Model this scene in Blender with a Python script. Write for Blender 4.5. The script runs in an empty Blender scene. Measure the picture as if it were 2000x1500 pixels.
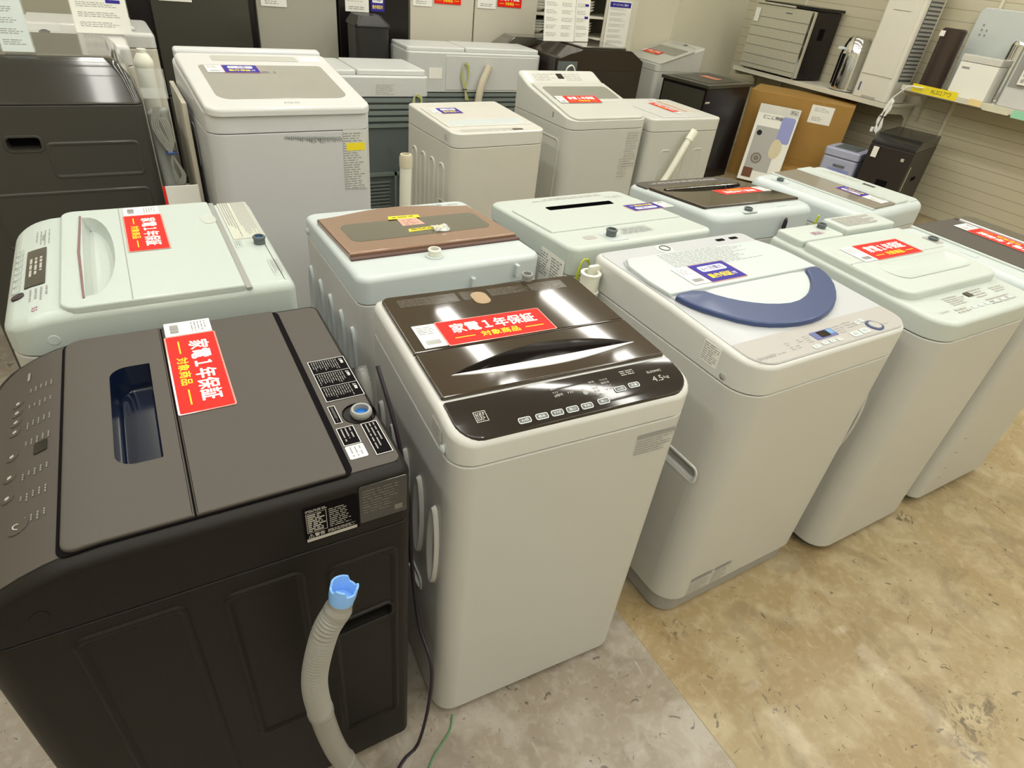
import bpy, bmesh, math, random
from mathutils import Matrix, Vector
R = math.radians
C = bpy.context.scene.collection
SC = bpy.context.scene

# ------------------------------------------------------------------ camera
cam_d = bpy.data.cameras.new('camera'); cam = bpy.data.objects.new('camera', cam_d); C.objects.link(cam)
cam_d.sensor_width = 36; cam_d.lens = 1195.57 / 2000 * 36; cam_d.clip_start = 0.02; cam_d.clip_end = 60
_p, _r, _y = R(35.1364), R(7.2095), R(-34)
_f = Vector((0, math.cos(_p), -math.sin(_p))); _x = Vector((1, 0, 0)); _u = _x.cross(_f)
_X = _x * math.cos(_r) + _u * math.sin(_r); _U = -_x * math.sin(_r) + _u * math.cos(_r)
_M = Matrix.Rotation(_y, 3, 'Z') @ Matrix((_X, _U, -_f)).transposed()
cam.matrix_world = Matrix.Translation((0, 0, 1.6381)) @ _M.to_4x4()
SC.camera = cam

# ------------------------------------------------------------------ world, exposure
wd = bpy.data.worlds.new('world'); SC.world = wd; wd.use_nodes = True
wd.node_tree.nodes['Background'].inputs[0].default_value = (1.0, 0.97, 0.88, 1)
wd.node_tree.nodes['Background'].inputs[1].default_value = 0.3
SC.view_settings.view_transform = 'Standard'; SC.view_settings.look = 'None'
SC.view_settings.gamma = 1; SC.view_settings.use_curve_mapping = False
SC.view_settings.exposure = 0.0
# ceiling light rows: x, y, length (along Y); each gets a real area lamp inside its fixture
LIGHT_POWER = 7.9; LIGHT_COL = (1.0, 0.985, 0.925)
FIXTURES = [(x, y) for x in (-1.3, -0.07, 1.16, 2.40, 3.65, 4.90) for y in (-2.35, -1.0, 0.35, 1.7, 3.05, 4.4)]
CEIL = 3.40

# ------------------------------------------------------------------ materials
_m = {}
def mat(name, col, rough=0.45, metal=0.0, coat=0.0, noise=0.0, nscale=8.0, bump=0.0, bscale=200.0, alpha=1.0, trans=0.0, emit=0.0, spec=0.5, ior=1.45):
    if name in _m: return _m[name]
    m = bpy.data.materials.new(name); m.use_nodes = True; nt = m.node_tree; b = nt.nodes['Principled BSDF']
    b.inputs['Base Color'].default_value = (*col, 1); b.inputs['Roughness'].default_value = rough
    b.inputs['Metallic'].default_value = metal; b.inputs['Coat Weight'].default_value = coat; b.inputs['Coat Roughness'].default_value = 0.06
    b.inputs['Alpha'].default_value = alpha; b.inputs['Transmission Weight'].default_value = trans; b.inputs['IOR'].default_value = ior
    b.inputs['Specular IOR Level'].default_value = spec
    if emit: b.inputs['Emission Color'].default_value = (*col, 1); b.inputs['Emission Strength'].default_value = emit
    tc = nt.nodes.new('ShaderNodeTexCoord')
    n = nt.nodes.new('ShaderNodeTexNoise'); n.inputs['Scale'].default_value = nscale; n.inputs['Detail'].default_value = 5
    nt.links.new(tc.outputs['Object'], n.inputs['Vector'])
    mx = nt.nodes.new('ShaderNodeMix'); mx.data_type = 'RGBA'; k = noise if noise else 0.02
    mx.inputs['A'].default_value = (*[c * (1 - k) for c in col], 1); mx.inputs['B'].default_value = (*[min(1, c * (1 + k)) for c in col], 1)
    nt.links.new(n.outputs['Fac'], mx.inputs['Factor']); nt.links.new(mx.outputs['Result'], b.inputs['Base Color'])
    if bump:
        n2 = nt.nodes.new('ShaderNodeTexNoise'); n2.inputs['Scale'].default_value = bscale; nt.links.new(tc.outputs['Object'], n2.inputs['Vector'])
        bp = nt.nodes.new('ShaderNodeBump'); bp.inputs['Strength'].default_value = bump; bp.inputs['Distance'].default_value = 0.001
        nt.links.new(n2.outputs['Fac'], bp.inputs['Height']); nt.links.new(bp.outputs['Normal'], b.inputs['Normal'])
    _m[name] = m; return m
WH = mat('painted_steel_white', (0.50, 0.50, 0.47), 0.38, noise=0.02, bump=0.12, bscale=350, coat=0.15)
WHC = mat('cover_plastic_white', (0.58, 0.585, 0.56), 0.3, coat=0.2)
PEARL = mat('pearl_white', (0.48, 0.54, 0.51), 0.36, coat=0.1, noise=0.10, nscale=500)
SILV = mat('pearl_silver', (0.46, 0.475, 0.49), 0.38, coat=0.06, noise=0.06, nscale=500)
COOL = mat('cover_plastic_cool_white', (0.52, 0.575, 0.575), 0.36, coat=0.1)
GREEN = mat('cover_plastic_mint_white', (0.50, 0.55, 0.515), 0.38, coat=0.08, noise=0.08, nscale=450)
BLK = mat('black_painted_steel', (0.008, 0.0068, 0.005), 0.45, bump=0.3, bscale=420, spec=0.3)
BLKT = mat('black_brown_lid', (0.066, 0.056, 0.047), 0.52, noise=0.08, nscale=600)
GAP = mat('gap_black', (0.004, 0.003, 0.004), 0.8, spec=0.1)
BRN = mat('glossy_dark_brown', (0.042, 0.029, 0.018), 0.06, coat=0.6)
BRNP = mat('glossy_brown_black', (0.018, 0.014, 0.012), 0.08, coat=0.5)
COPPER = mat('copper_brown', (0.265, 0.16, 0.105), 0.3, metal=0.25, coat=0.5)
CHROME = mat('chrome', (0.85, 0.86, 0.86), 0.08, metal=1)
STEEL = mat('brushed_steel', (0.56, 0.54, 0.44), 0.35, metal=0.35, noise=0.1, nscale=30)
NAVY = mat('navy_plastic', (0.035, 0.058, 0.155), 0.3, coat=0.08)
BLUE = mat('inlet_blue', (0.01, 0.14, 0.48), 0.3)
SKYB = mat('cap_sky_blue', (0.22, 0.45, 0.86), 0.4)
GREY = mat('grey_plastic', (0.30, 0.30, 0.28), 0.4)
GREYD = mat('dark_grey_plastic', (0.10, 0.12, 0.12), 0.45)
GREYG = mat('green_grey_plastic', (0.16, 0.19, 0.175), 0.5)
GREYL = mat('light_grey_panel', (0.40, 0.385, 0.36), 0.4)
HOSE = mat('hose_translucent_grey', (0.31, 0.30, 0.265), 0.36, noise=0.08, nscale=20, trans=0.15)
HOSEW = mat('hose_white', (0.74, 0.74, 0.63), 0.5)
CORD = mat('cord_black', (0.02, 0.012, 0.02), 0.5)
CORDG = mat('cord_grey', (0.42, 0.43, 0.38), 0.5)
CORDW = mat('cord_white', (0.8, 0.8, 0.76), 0.45)
WIREG = mat('wire_green_yellow', (0.45, 0.50, 0.03), 0.45)
WIRE2 = mat('wire_green', (0.08, 0.25, 0.10), 0.45)
RED = mat('sign_red', (0.76, 0.016, 0.010), 0.5, spec=0.25)
INKW = mat('ink_white', (0.86, 0.86, 0.82), 0.5)
INKY = mat('ink_yellow', (0.95, 0.72, 0.02), 0.5)
INKK = mat('ink_black', (0.03, 0.03, 0.03), 0.6)
INKG = mat('ink_grey', (0.28, 0.28, 0.27), 0.6)
INKL = mat('ink_pale', (0.42, 0.40, 0.36), 0.6)
INKB = mat('ink_navy', (0.04, 0.03, 0.30), 0.5)
INKP = mat('ink_purple', (0.32, 0.05, 0.16), 0.5)
SBLUE = mat('sign_blue', (0.03, 0.022, 0.27), 0.5, spec=0.25)
PAPER = mat('paper_white', (0.78, 0.78, 0.72), 0.6)
PAPERC = mat('paper_cool', (0.66, 0.74, 0.74), 0.6)
YEL = mat('label_yellow', (0.80, 0.66, 0.02), 0.5)
PINK = mat('label_pink', (0.72, 0.36, 0.28), 0.55)
ACRYL = mat('clear_acrylic', (0.80, 0.83, 0.80), 0.06, alpha=0.17, coat=0.3)
PLBAG = mat('clear_plastic_bag', (0.75, 0.78, 0.74), 0.12, alpha=0.55, coat=0.6)
GLASSG = mat('tinted_lid_glass', (0.27, 0.265, 0.24), 0.14, coat=0.7, noise=0.05)
GLASSD = mat('dark_lid_glass', (0.07, 0.065, 0.05), 0.1, coat=0.7, noise=0.1, nscale=3)
DISP = mat('display_black', (0.012, 0.01, 0.01), 0.06, coat=0.7)
SLOTB = mat('slot_blue_black', (0.005, 0.010, 0.028), 0.15, coat=0.3)
FRG = mat('fridge_grey', (0.36, 0.35, 0.29), 0.35); FRW = mat('fridge_cream', (0.56, 0.53, 0.44), 0.35)
FRD = mat('fridge_dark', (0.045, 0.043, 0.032), 0.3, coat=0.2); FRB = mat('fridge_black', (0.008, 0.006, 0.007), 0.25)
FRGG = mat('fridge_greige', (0.36, 0.35, 0.27), 0.4)
CARDB = mat('cardboard_orange', (0.33, 0.185, 0.04), 0.6, noise=0.08)
LILAC = mat('lilac_grey', (0.36, 0.38, 0.50), 0.4)

# ------------------------------------------------------------------ geometry helpers
def tag(o, label=None, cat=None, group=None, kind=None):
    if label: o['label'] = label
    if cat: o['category'] = cat
    if group: o['group'] = group
    if kind: o['kind'] = kind
    return o
def thing(name, label, cat, loc=(0, 0, 0), rz=0.0, group=None, M=None):
    o = bpy.data.objects.new(name, None); C.objects.link(o); o.empty_display_size = 0.05
    o.matrix_world = M if M is not None else Matrix.Translation(loc) @ Matrix.Rotation(R(rz), 4, 'Z')
    return tag(o, label, cat, group)
def obj(name, bm, m, parent=None, smooth=40, wn=True):
    if name.endswith('text') and not smooth and len(bm.faces) > 3:
        fs = sorted(((f, f.calc_center_median()) for f in bm.faces), key=lambda q: q[1].x); cl = []
        for f, c in fs:
            hit = [k for k in cl if any((c - d).length < .045 for d in k[1][-60:])]
            n = ([f], [c])
            for k in hit: n[0].extend(k[0]); n[1].extend(k[1]); cl.remove(k)
            cl.append(n)
        if len(cl) > 1:
            for k in cl[1:]:
                nb = bm.copy(); keep = {tuple(round(v, 5) for v in c) for c in k[1]}
                bmesh.ops.delete(nb, geom=[f for f in nb.faces if tuple(round(v, 5) for v in f.calc_center_median()) not in keep], context='FACES')
                me = bpy.data.meshes.new(name); nb.to_mesh(me); nb.free(); me.materials.append(m)
                o = bpy.data.objects.new(name, me); C.objects.link(o); o.parent = parent
            gone = {f for k in cl[1:] for f in k[0]}; bmesh.ops.delete(bm, geom=list(gone), context='FACES')
    me = bpy.data.meshes.new(name); bm.normal_update(); bm.to_mesh(me); bm.free(); me.materials.append(m)
    if smooth:
        for p in me.polygons: p.use_smooth = True
        me.set_sharp_from_angle(angle=R(smooth))
    o = bpy.data.objects.new(name, me); C.objects.link(o); o.parent = parent
    if smooth and wn:
        w = o.modifiers.new('wn', 'WEIGHTED_NORMAL'); w.keep_sharp = True
    return o
def rr(x0, y0, x1, y1, r=0.01, n=5):
    rs = r if isinstance(r, (list, tuple)) else [r] * 4   # corners: x0y0, x1y0, x1y1, x0y1
    pts = []
    for (cx, cy, sx, sy, a0), q in zip(((x0, y0, 1, 1, 180), (x1, y0, -1, 1, 270), (x1, y1, -1, -1, 0), (x0, y1, 1, -1, 90)), rs):
        q = max(q, 1e-4); k = n if q > 0.002 else 1
        for i in range(k + 1):
            a = R(a0 + 90 * i / k); pts.append((cx + sx * q + q * math.cos(a), cy + sy * q + q * math.sin(a)))
    return pts
def circ(cx, cy, r, n=24): return [(cx + r * math.cos(2 * math.pi * i / n), cy + r * math.sin(2 * math.pi * i / n)) for i in range(n)]
def off(pts, d):
    if abs(d) < 1e-7: return list(pts)
    n = len(pts); out = []
    for i in range(n):
        a, b, c = Vector(pts[i - 1]), Vector(pts[i]), Vector(pts[(i + 1) % n])
        e1 = (b - a); e2 = (c - b)
        if e1.length < 1e-9: e1 = e2
        if e2.length < 1e-9: e2 = e1
        e1 = e1.normalized(); e2 = e2.normalized(); n1 = Vector((-e1.y, e1.x)); n2 = Vector((-e2.y, e2.x)); m = n1 + n2
        if m.length < 1e-6: m = n1
        m.normalize(); k = d / max(0.45, m.dot(n1)); q = b + m * k; out.append((q.x, q.y))
    return out
def smoothpoly(pts, it=2):
    for _ in range(it):
        q = []
        for i in range(len(pts)):
            a, b = pts[i], pts[(i + 1) % len(pts)]
            q += [(a[0] * .75 + b[0] * .25, a[1] * .75 + b[1] * .25), (a[0] * .25 + b[0] * .75, a[1] * .25 + b[1] * .75)]
        pts = q
    return pts
def loft(bm, rings, cap0=True, cap1=True):
    vs = [[bm.verts.new((x, y, z)) for x, y in pts] for pts, z in rings]; n = len(vs[0])
    for a, b in zip(vs, vs[1:]):
        for i in range(n): bm.faces.new((a[i], a[(i + 1) % n], b[(i + 1) % n], b[i]))
    if cap0: bm.faces.new(list(reversed(vs[0])))
    if cap1: bm.faces.new(vs[-1])
    return bm
def prism(out, z0, z1, rt=0.0, rb=0.0, n=4, cap0=True, taper=0.0):
    rings = []
    if rb: rings += [(off(out, rb * (1 - math.sin(i / n * math.pi / 2))), z0 + rb * (1 - math.cos(i / n * math.pi / 2))) for i in range(n)]
    rings.append((out, z0 + rb))
    k = 4 if taper else 1
    if rt:
        rings += [(off(out, taper + rt * (1 - math.cos(i / n * math.pi / 2))), z1 - rt + rt * math.sin(i / n * math.pi / 2)) for i in range(n + 1)]
    else: rings.append((off(out, taper), z1))
    return loft(bmesh.new(), rings, cap0)
def bis(bm, xs=(), ys=()):
    for x in xs: bmesh.ops.bisect_plane(bm, geom=bm.verts[:] + bm.edges[:] + bm.faces[:], plane_co=(x, 0, 0), plane_no=(1, 0, 0), dist=1e-5)
    for y in ys: bmesh.ops.bisect_plane(bm, geom=bm.verts[:] + bm.edges[:] + bm.faces[:], plane_co=(0, y, 0), plane_no=(0, 1, 0), dist=1e-5)
    return bm
def sheet(out, surf, lo, hi, r=0.0, ys=(), xs=(), M=None):
    """plate following surf(x, y): from surf+lo to surf+hi"""
    bm = bis(prism(out, lo, hi, min(r, (hi - lo) * .95)), xs, ys)
    for v in bm.verts: v.co.z += surf(v.co.x, v.co.y) if surf else 0
    if M is not None: bm.transform(M)
    return bm
def box(bm, x0, y0, z0, x1, y1, z1, M=None):
    g = bmesh.ops.create_cube(bm, size=1)['verts']
    for v in g: v.co = Vector(((x0 + x1) / 2 + v.co.x * (x1 - x0), (y0 + y1) / 2 + v.co.y * (y1 - y0), (z0 + z1) / 2 + v.co.z * (z1 - z0)))
    if M is not None: bmesh.ops.transform(bm, matrix=M, verts=g)
    return bm
def rbox(x0, y0, z0, x1, y1, z1, r=0.01, rv=None):
    return prism(rr(x0, y0, x1, y1, rv if rv is not None else r), z0, z1, r, r * 0.5)
def face(kind, w=0, d=0):
    return {'front': Matrix(((1, 0, 0, 0), (0, 0, -1, 0), (0, 1, 0, 0), (0, 0, 0, 1))),
            'right': Matrix(((0, 0, 1, w), (1, 0, 0, 0), (0, 1, 0, 0), (0, 0, 0, 1))),
            'left': Matrix(((0, 0, -1, 0), (-1, 0, 0, 0), (0, 1, 0, 0), (0, 0, 0, 1))),
            'back': Matrix(((-1, 0, 0, 0), (0, 0, 1, d), (0, 1, 0, 0), (0, 0, 0, 1)))}[kind]
def lathe(prof, n=28, M=None):
    bm = bmesh.new(); rings = []
    for r, z in prof: rings.append([bm.verts.new((r * math.cos(2 * math.pi * i / n), r * math.sin(2 * math.pi * i / n), z)) for i in range(n)])
    for a, b in zip(rings, rings[1:]):
        for i in range(n): bm.faces.new((a[i], a[(i + 1) % n], b[(i + 1) % n], b[i]))
    bm.faces.new(list(reversed(rings[0]))); bm.faces.new(rings[-1])
    bmesh.ops.recalc_face_normals(bm, faces=bm.faces)
    if M is not None: bm.transform(M)
    return bm
def spline(P, step=0.01):
    P = [Vector(p) for p in P]; Q = [P[0] * 2 - P[1]] + P + [P[-1] * 2 - P[-2]]; out = []
    for i in range(1, len(Q) - 2):
        a, b, c, d = Q[i - 1:i + 3]; n = max(2, int((c - b).length / step))
        for k in range(n):
            t = k / n; out.append(0.5 * ((2 * b) + (c - a) * t + (2 * a - 5 * b + 4 * c - d) * t * t + (3 * b - a - 3 * c + d) * t ** 3))
    return out + [P[-1]]
def tube(P, r, step=0.01, n=10, rib=0.0, bm=None, rf=None, smoothp=True):
    pts = spline(P, step) if smoothp else [Vector(p) for p in P]; bm = bm or bmesh.new(); up = Vector((0.3, 0.2, 1)).normalized(); prev = None; N = len(pts)
    for i, p in enumerate(pts):
        t = (pts[min(i + 1, N - 1)] - pts[max(i - 1, 0)]).normalized(); s = t.cross(up)
        if s.length < 0.05: s = t.cross(Vector((1, 0, 0)))
        s.normalize(); u = s.cross(t); up = u
        q = (rf(i / (N - 1)) if rf else r) + (rib if i % 2 else 0)
        ring = [bm.verts.new(p + q * (math.cos(2 * math.pi * k / n) * s + math.sin(2 * math.pi * k / n) * u)) for k in range(n)]
        if prev:
            for k in range(n): bm.faces.new((prev[k], prev[(k + 1) % n], ring[(k + 1) % n], ring[k]))
        else: bm.faces.new(list(reversed(ring)))
        prev = ring
    bm.faces.new(prev); bmesh.ops.recalc_face_normals(bm, faces=bm.faces)
    return bm
def cut(o, cbm):
    """subtract a closed volume (in the parent's local frame) from mesh object o"""
    me = bpy.data.meshes.new('c'); bmesh.ops.recalc_face_normals(cbm, faces=cbm.faces); cbm.to_mesh(me); cbm.free()
    c = bpy.data.objects.new('c', me); C.objects.link(c); c.parent = o.parent
    md = o.modifiers.new('b', 'BOOLEAN'); md.operation = 'DIFFERENCE'; md.object = c; md.solver = 'EXACT'
    wn = o.modifiers.get('wn')
    if wn: o.modifiers.remove(wn)
    dg = bpy.context.evaluated_depsgraph_get(); nm = bpy.data.meshes.new_from_object(o.evaluated_get(dg))
    o.modifiers.remove(md); bpy.data.objects.remove(c)
    if len(nm.polygons): o.data = nm
    if wn is not None or True:
        w = o.modifiers.new('wn', 'WEIGHTED_NORMAL'); w.keep_sharp = True
def bowl(out, z, depth, inset=0.01, lip=0.0015):
    """open sunken well with its own thin rim"""
    bm = bmesh.new(); loft(bm, [(off(out, -lip), z - 0.001), (off(out, -lip), z + 0.0006), (out, z + 0.0006), (off(out, inset * .35), z - depth * .6), (off(out, inset * .8), z - depth * .93), (off(out, inset * 1.4), z - depth)], False, True)
    return bm
# ------------------------------------------------------------------ lettering
_tc = {}
def glyph(s, bold=0.0):
    k = (s, bold)
    if k not in _tc:
        cu = bpy.data.curves.new('t', 'FONT'); cu.body = s; cu.size = 1; cu.offset = bold; cu.resolution_u = 2; cu.fill_mode = 'FRONT'
        o = bpy.data.objects.new('t', cu); C.objects.link(o); dg = bpy.context.evaluated_depsgraph_get()
        me = bpy.data.meshes.new_from_object(o.evaluated_get(dg)); bpy.data.objects.remove(o); bpy.data.curves.remove(cu)
        _tc[k] = me
    return _tc[k]
def text(bm, s, cx, cy, w, h, z=0.0, bold=0.0, rot=0.0, M=None):
    if bold and M is None:
        k = bold * h * 1.25
        for i, (ax, ay) in enumerate(((-k, 0), (k, 0), (0, k), (0, -k))): text(bm, s, cx + ax, cy + ay, w, h, z + i * 1.5e-5)
        return bm
    me = glyph(s, 0)
    if not len(me.vertices): return bm
    xs = [v.co.x for v in me.vertices]; ys = [v.co.y for v in me.vertices]; x0, x1, y0, y1 = min(xs), max(xs), min(ys), max(ys)
    T = Matrix.Translation((cx, cy, z)) @ Matrix.Rotation(R(rot), 4, 'Z') @ Matrix.Diagonal((w / max(x1 - x0, .01), h / max(y1 - y0, .01), 1, 1)) @ Matrix.Translation((-(x0 + x1) / 2, -(y0 + y1) / 2, 0))
    if M is not None: T = M @ T
    n0 = len(bm.verts); bm.from_mesh(me); bm.verts.ensure_lookup_table(); bmesh.ops.transform(bm, matrix=T, verts=bm.verts[n0:])
    return bm
def quad(bm, x0, y0, x1, y1, z=0.0):
    bm.faces.new([bm.verts.new(p) for p in ((x0, y0, z), (x1, y0, z), (x1, y1, z), (x0, y1, z))]); return bm
def ring4(bm, x0, y0, x1, y1, t, z=0.0):
    for a in ((x0, y0, x1, y0 + t), (x0, y1 - t, x1, y1), (x0, y0 + t, x0 + t, y1 - t), (x1 - t, y0 + t, x1, y1 - t)): quad(bm, *a, z)
    return bm
def micro(bm, x0, y0, x1, y1, rows, rnd, z=0.0, fill=0.4, seg=(0.5, 2.4)):
    """tiny unreadable print: rows of short dashes"""
    ph = (y1 - y0) / rows
    for i in range(rows):
        y = y1 - (i + .5) * ph; x = x0; end = x1 - rnd.random() * (x1 - x0) * .35
        while x < end:
            l = min(rnd.uniform(*seg) * ph * 1.5, end - x)
            if l > ph * .2: quad(bm, x, y - ph * fill / 2, x + l, y + ph * fill / 2, z)
            x += l + ph * .5
    return bm
rnd = random.Random(7)
def decal(name, parent, M, bg, w, h, r=0.002, t=0.0008, prints=(), lab=None):
    """printed label: background plate (part) with its print as sub-parts; prints = [(material, fn(bm, z))]"""
    o = obj(name, sheet(rr(0, 0, w, h, r, 3), None, 0.0002, t, M=M), bg, parent, smooth=0) if bg else None
    for i, (pm, fn) in enumerate(prints):
        bm = bmesh.new(); fn(bm, t + 0.0003 + 0.0002 * i); bm.transform(M); q = obj('printed_text', bm, pm, o or parent, smooth=0)
    if o and lab: o['label'] = lab
    return o

# ------------------------------------------------------------------ signs lying on machines
def tilt(surf, x, y):
    e = 0.01; sx = (surf(x + e, y) - surf(x - e, y)) / (2 * e); sy = (surf(x, y + e) - surf(x, y - e)) / (2 * e)
    ax = Vector((1, 0, sx)).normalized(); n = Vector((-sx, -sy, 1)).normalized(); ay = n.cross(ax)
    return Matrix(((ax.x, ay.x, n.x, 0), (ax.y, ay.y, n.y, 0), (ax.z, ay.z, n.z, 0), (0, 0, 0, 1)))
def sign(root, surf, x, y, h0, label, kind='red', w=0.25, h=0.092, ang=0.0, tagside='l', tw=0.05, group=None):
    """x, y = centre of the coloured card in the machine's frame"""
    M = root.matrix_world @ Matrix.Translation((x, y, surf(x, y) + h0)) @ tilt(surf, x, y) @ Matrix.Rotation(R(ang), 4, 'Z')
    t = thing('warranty_card' if kind != 'blue' else 'guarantee_card', label, 'sign', M=M, group=group)
    sl = obj('clear_sleeve', sheet(rr(-w / 2 - .003, -h / 2 - .003, w / 2 + .003, h / 2 + .003, .004), None, 0, .0006), mat('sleeve_film', (.62, .30, .26), .15, coat=.6), t, 0)
    c = obj('card', sheet(rr(-w / 2, -h / 2, w / 2, h / 2, .002), None, .0006, .0012), RED if kind == 'red' else SBLUE, t, 0)
    if kind == 'red':
        b = text(bmesh.new(), '家電１年保証', 0, h * .14, w * .80, h * .40, .0016, .022); obj('lettering', b, INKW, c, 0)
        b = text(bmesh.new(), '対象商品', 0, -h * .26, w * .36, h * .22, .0016, .016); quad(b, -w * .42, -h * .28, -w * .24, -h * .25, .0016); quad(b, w * .24, -h * .28, w * .42, -h * .25, .0016)
        obj('lettering', b, INKY, c, 0)
    else:
        obj('white_band', sheet(rr(-w * .36, h * .05, w * .36, h * .36, .008), None, .0012, .0015), INKW, c, 0)
        obj('lettering', text(bmesh.new(), '6ヶ月間の', 0, h * .205, w * .60, h * .20, .0018, .012), INKB, c, 0)
        obj('lettering', text(bmesh.new(), '動作保証', -w * .06, -h * .22, w * .62, h * .25, .0016, .016), INKY, c, 0)
        obj('lettering', text(bmesh.new(), '付', w * .33, -h * .24, w * .10, h * .16, .0016, .012), INKW, c, 0)
    sx = -1 if tagside == 'l' else 1; cx = sx * (w / 2 + tw / 2 + .004)
    p = obj('price_tag', sheet(rr(cx - tw / 2, -h / 2 + .001, cx + tw / 2, h / 2 - .001, .001), None, 0, .0012), PAPER, t, 0)
    b = bmesh.new(); micro(b, cx - tw * .38, h * .05, cx + tw * .38, h * .4, 5, rnd, .0016, .35)
    x0 = cx - tw * .3
    while x0 < cx + tw * .3: q = rnd.uniform(.0006, .0018); quad(b, x0, -h * .38, x0 + q, -h * .2, .0016); x0 += q + rnd.uniform(.0006, .0014)
    obj('printed_text', b, INKG, p, 0)
    return t

# ------------------------------------------------------------------ washing machine bodies
def washer(label, o, yaw, w, d, seam, H, surf=None, body=WH, cover=WHC, rf=0.045, rb=0.02, ys=(), base=0.03, basem=GREYD, rt=0.014, name='washing_machine', feet=True, y0=0.0):
    t = thing(name, label, 'washing machine', (o[0], o[1], 0), yaw)
    out = rr(0, y0, w, d, [rf, rf, rb, rb], 6)
    obj('base', prism(off(out, .012), 0.018 if feet else 0.0, base + .01, .0, .012), basem, t)
    if feet:
        for fx, fy in ((.06, .06), (w - .06, .06), (.06, d - .06), (w - .06, d - .06)):
            obj('foot', lathe([(.022, 0), (.024, .006), (.018, .02), (.014, .03)], 16, Matrix.Translation((fx, fy, 0))), GREYD, t)
    b = obj('body', prism(out, base, seam - .0018, .004, .006), body, t)
    bm = bis(prism(out, seam + .0006, H, rt, .003), (), ys)
    if surf:
        for v in bm.verts:
            if v.co.z > seam + .005: v.co.z = seam + (v.co.z - seam) * (surf(v.co.x, v.co.y) - seam) / (H - seam)
    c = obj('top_cover', bm, cover, t)
    return t, b, c
def inlet(t, x, y, z, r=0.016, ring=GREY, inner=BLUE, h=0.03):
    M = Matrix.Translation((x, y, z))
    o = obj('water_inlet', lathe([(r, 0), (r, h * .75), (r * 1.12, h * .78), (r * 1.12, h * .9), (r, h), (r * .78, h), (r * .72, h * .35)], 24, M), ring, t)
    obj('inlet_screen', lathe([(r * .74, h * .30), (r * .74, h * .72), (r * .2, h * .76)], 20, M), inner, o)
    return o
def ridge_oval(t, w, d, side, c, z, hw, hh, m, lift=0.006, thick=0.010):
    pts = [(c + hw * math.cos(a), z + hh * math.sin(a)) for a in [2 * math.pi * i / 28 for i in range(28)]]
    bm = bmesh.new(); loft(bm, [(pts, 0), (off(pts, .002), lift * .7), (off(pts, .005), lift), (off(pts, thick), lift * .8), (off(pts, thick + .006), .0005)], False, True)
    bm.transform(face(side, w, d)); obj('embossed_oval', bm, m, t)
def rib_panel(t, w, d, side, x0, z0, x1, z1, m, r=0.03, lift=0.004, name='pressed_panel', lab=None):
    pts = rr(x0, z0, x1, z1, r); bm = bmesh.new(); loft(bm, [(pts, -.001), (off(pts, .004), lift * .7), (off(pts, .007), lift), (off(pts, .010), lift * .9), (off(pts, .016), .0004)], False, False)
    bm.transform(face(side, w, d)); o = obj(name, bm, m, t)
def grip(t, b, w, d, side, x0, z0, x1, z1, rim, hole, depth=.03, tiltz=0.0):
    """recessed carrying handle in the side of a body"""
    pts = rr(x0, z0, x1, z1, min(x1 - x0, z1 - z0) * .3); pts = [(x, y + (x - x0) * tiltz) for x, y in pts]
    F = face(side, w, d); q = prism(pts, -depth, .02); q.transform(F); cut(b, q)
    bm = bmesh.new(); loft(bm, [(off(pts, -.009), 0), (off(pts, -.007), .003), (off(pts, -.002), .003), (pts, -.002), (off(pts, .004), -depth * .98)], False, True)
    bm.transform(F); o = obj('carrying_handle', bm, rim, t)
    bm = sheet(off(pts, .0045), None, -depth * .975, -depth * .95); bm.transform(F); obj('handle_recess', bm, hole, o)
def flat(z): return lambda x, y: z

# ================================================================== FRONT ROW
# ---- black machine seen from its right-hand side (front faces left)
def s0(x, y): return 0.925 - (0.05 * ((0.15 - y) / 0.15) ** 2 if y < 0.15 else 0)
W0, D0 = 0.599, 0.591
M0, b0, c0 = washer('black washing machine in the near left corner with a grey drain hose on its side', (-.29, 1.303), -90.7, W0, D0, .80, .925, s0, BLK, BLK, .05, .02, (-.01, .02, .05, .08, .11, .15), rt=.022, y0=-.04)
obj('top_panel', sheet(rr(.022, -.028, W0 - .022, D0 - .012, [.06, .06, .015, .015], 6), s0, -.002, .0015, .001, (.03, .05, .08, .11, .15)), BLKT, M0)
obj('lid_gap', sheet(rr(.019, .0955, .582, .498, .016), s0, .001, .0022, 0, (.11, .15)), GAP, M0)
lf = sheet(rr(.022, .101, .579, .2655, [.02, .02, .001, .001]), s0, -.008, .0075, .003, (.11, .13, .15)); lf = obj('lid', lf, BLKT, M0)
obj('rear_lid', sheet(rr(.022, .2675, .579, .486, [.001, .001, .004, .004]), s0, .002, .0075, .003), BLKT, M0)
slot = rr(.152, .172, .436, .238, [.03, .03, .002, .002], 6)
cb = prism(slot, .86, 1.0); cut(lf, cb)
for q in (c0,): cut(q, prism(off(slot, -.001), .872, 1.0))
for q in list(M0.children):
    if q.name.startswith(('lid_gap', 'top_panel')): cut(q, prism(off(slot, -.002), .88, 1.0))
obj('handle_slot', bowl(slot, .9318, .052, .006), SLOTB, M0)
well = circ(.434, .553, .029); 
for q in [c0] + [k for k in M0.children if k.name.startswith('top_panel')]: cut(q, prism(well, .895, 1.0))
obj('inlet_well', bowl(well, .9268, .022, .002), GAP, M0)
inlet(M0, .436, .556, .903, .0175, GREY, BLUE, .035)
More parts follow.
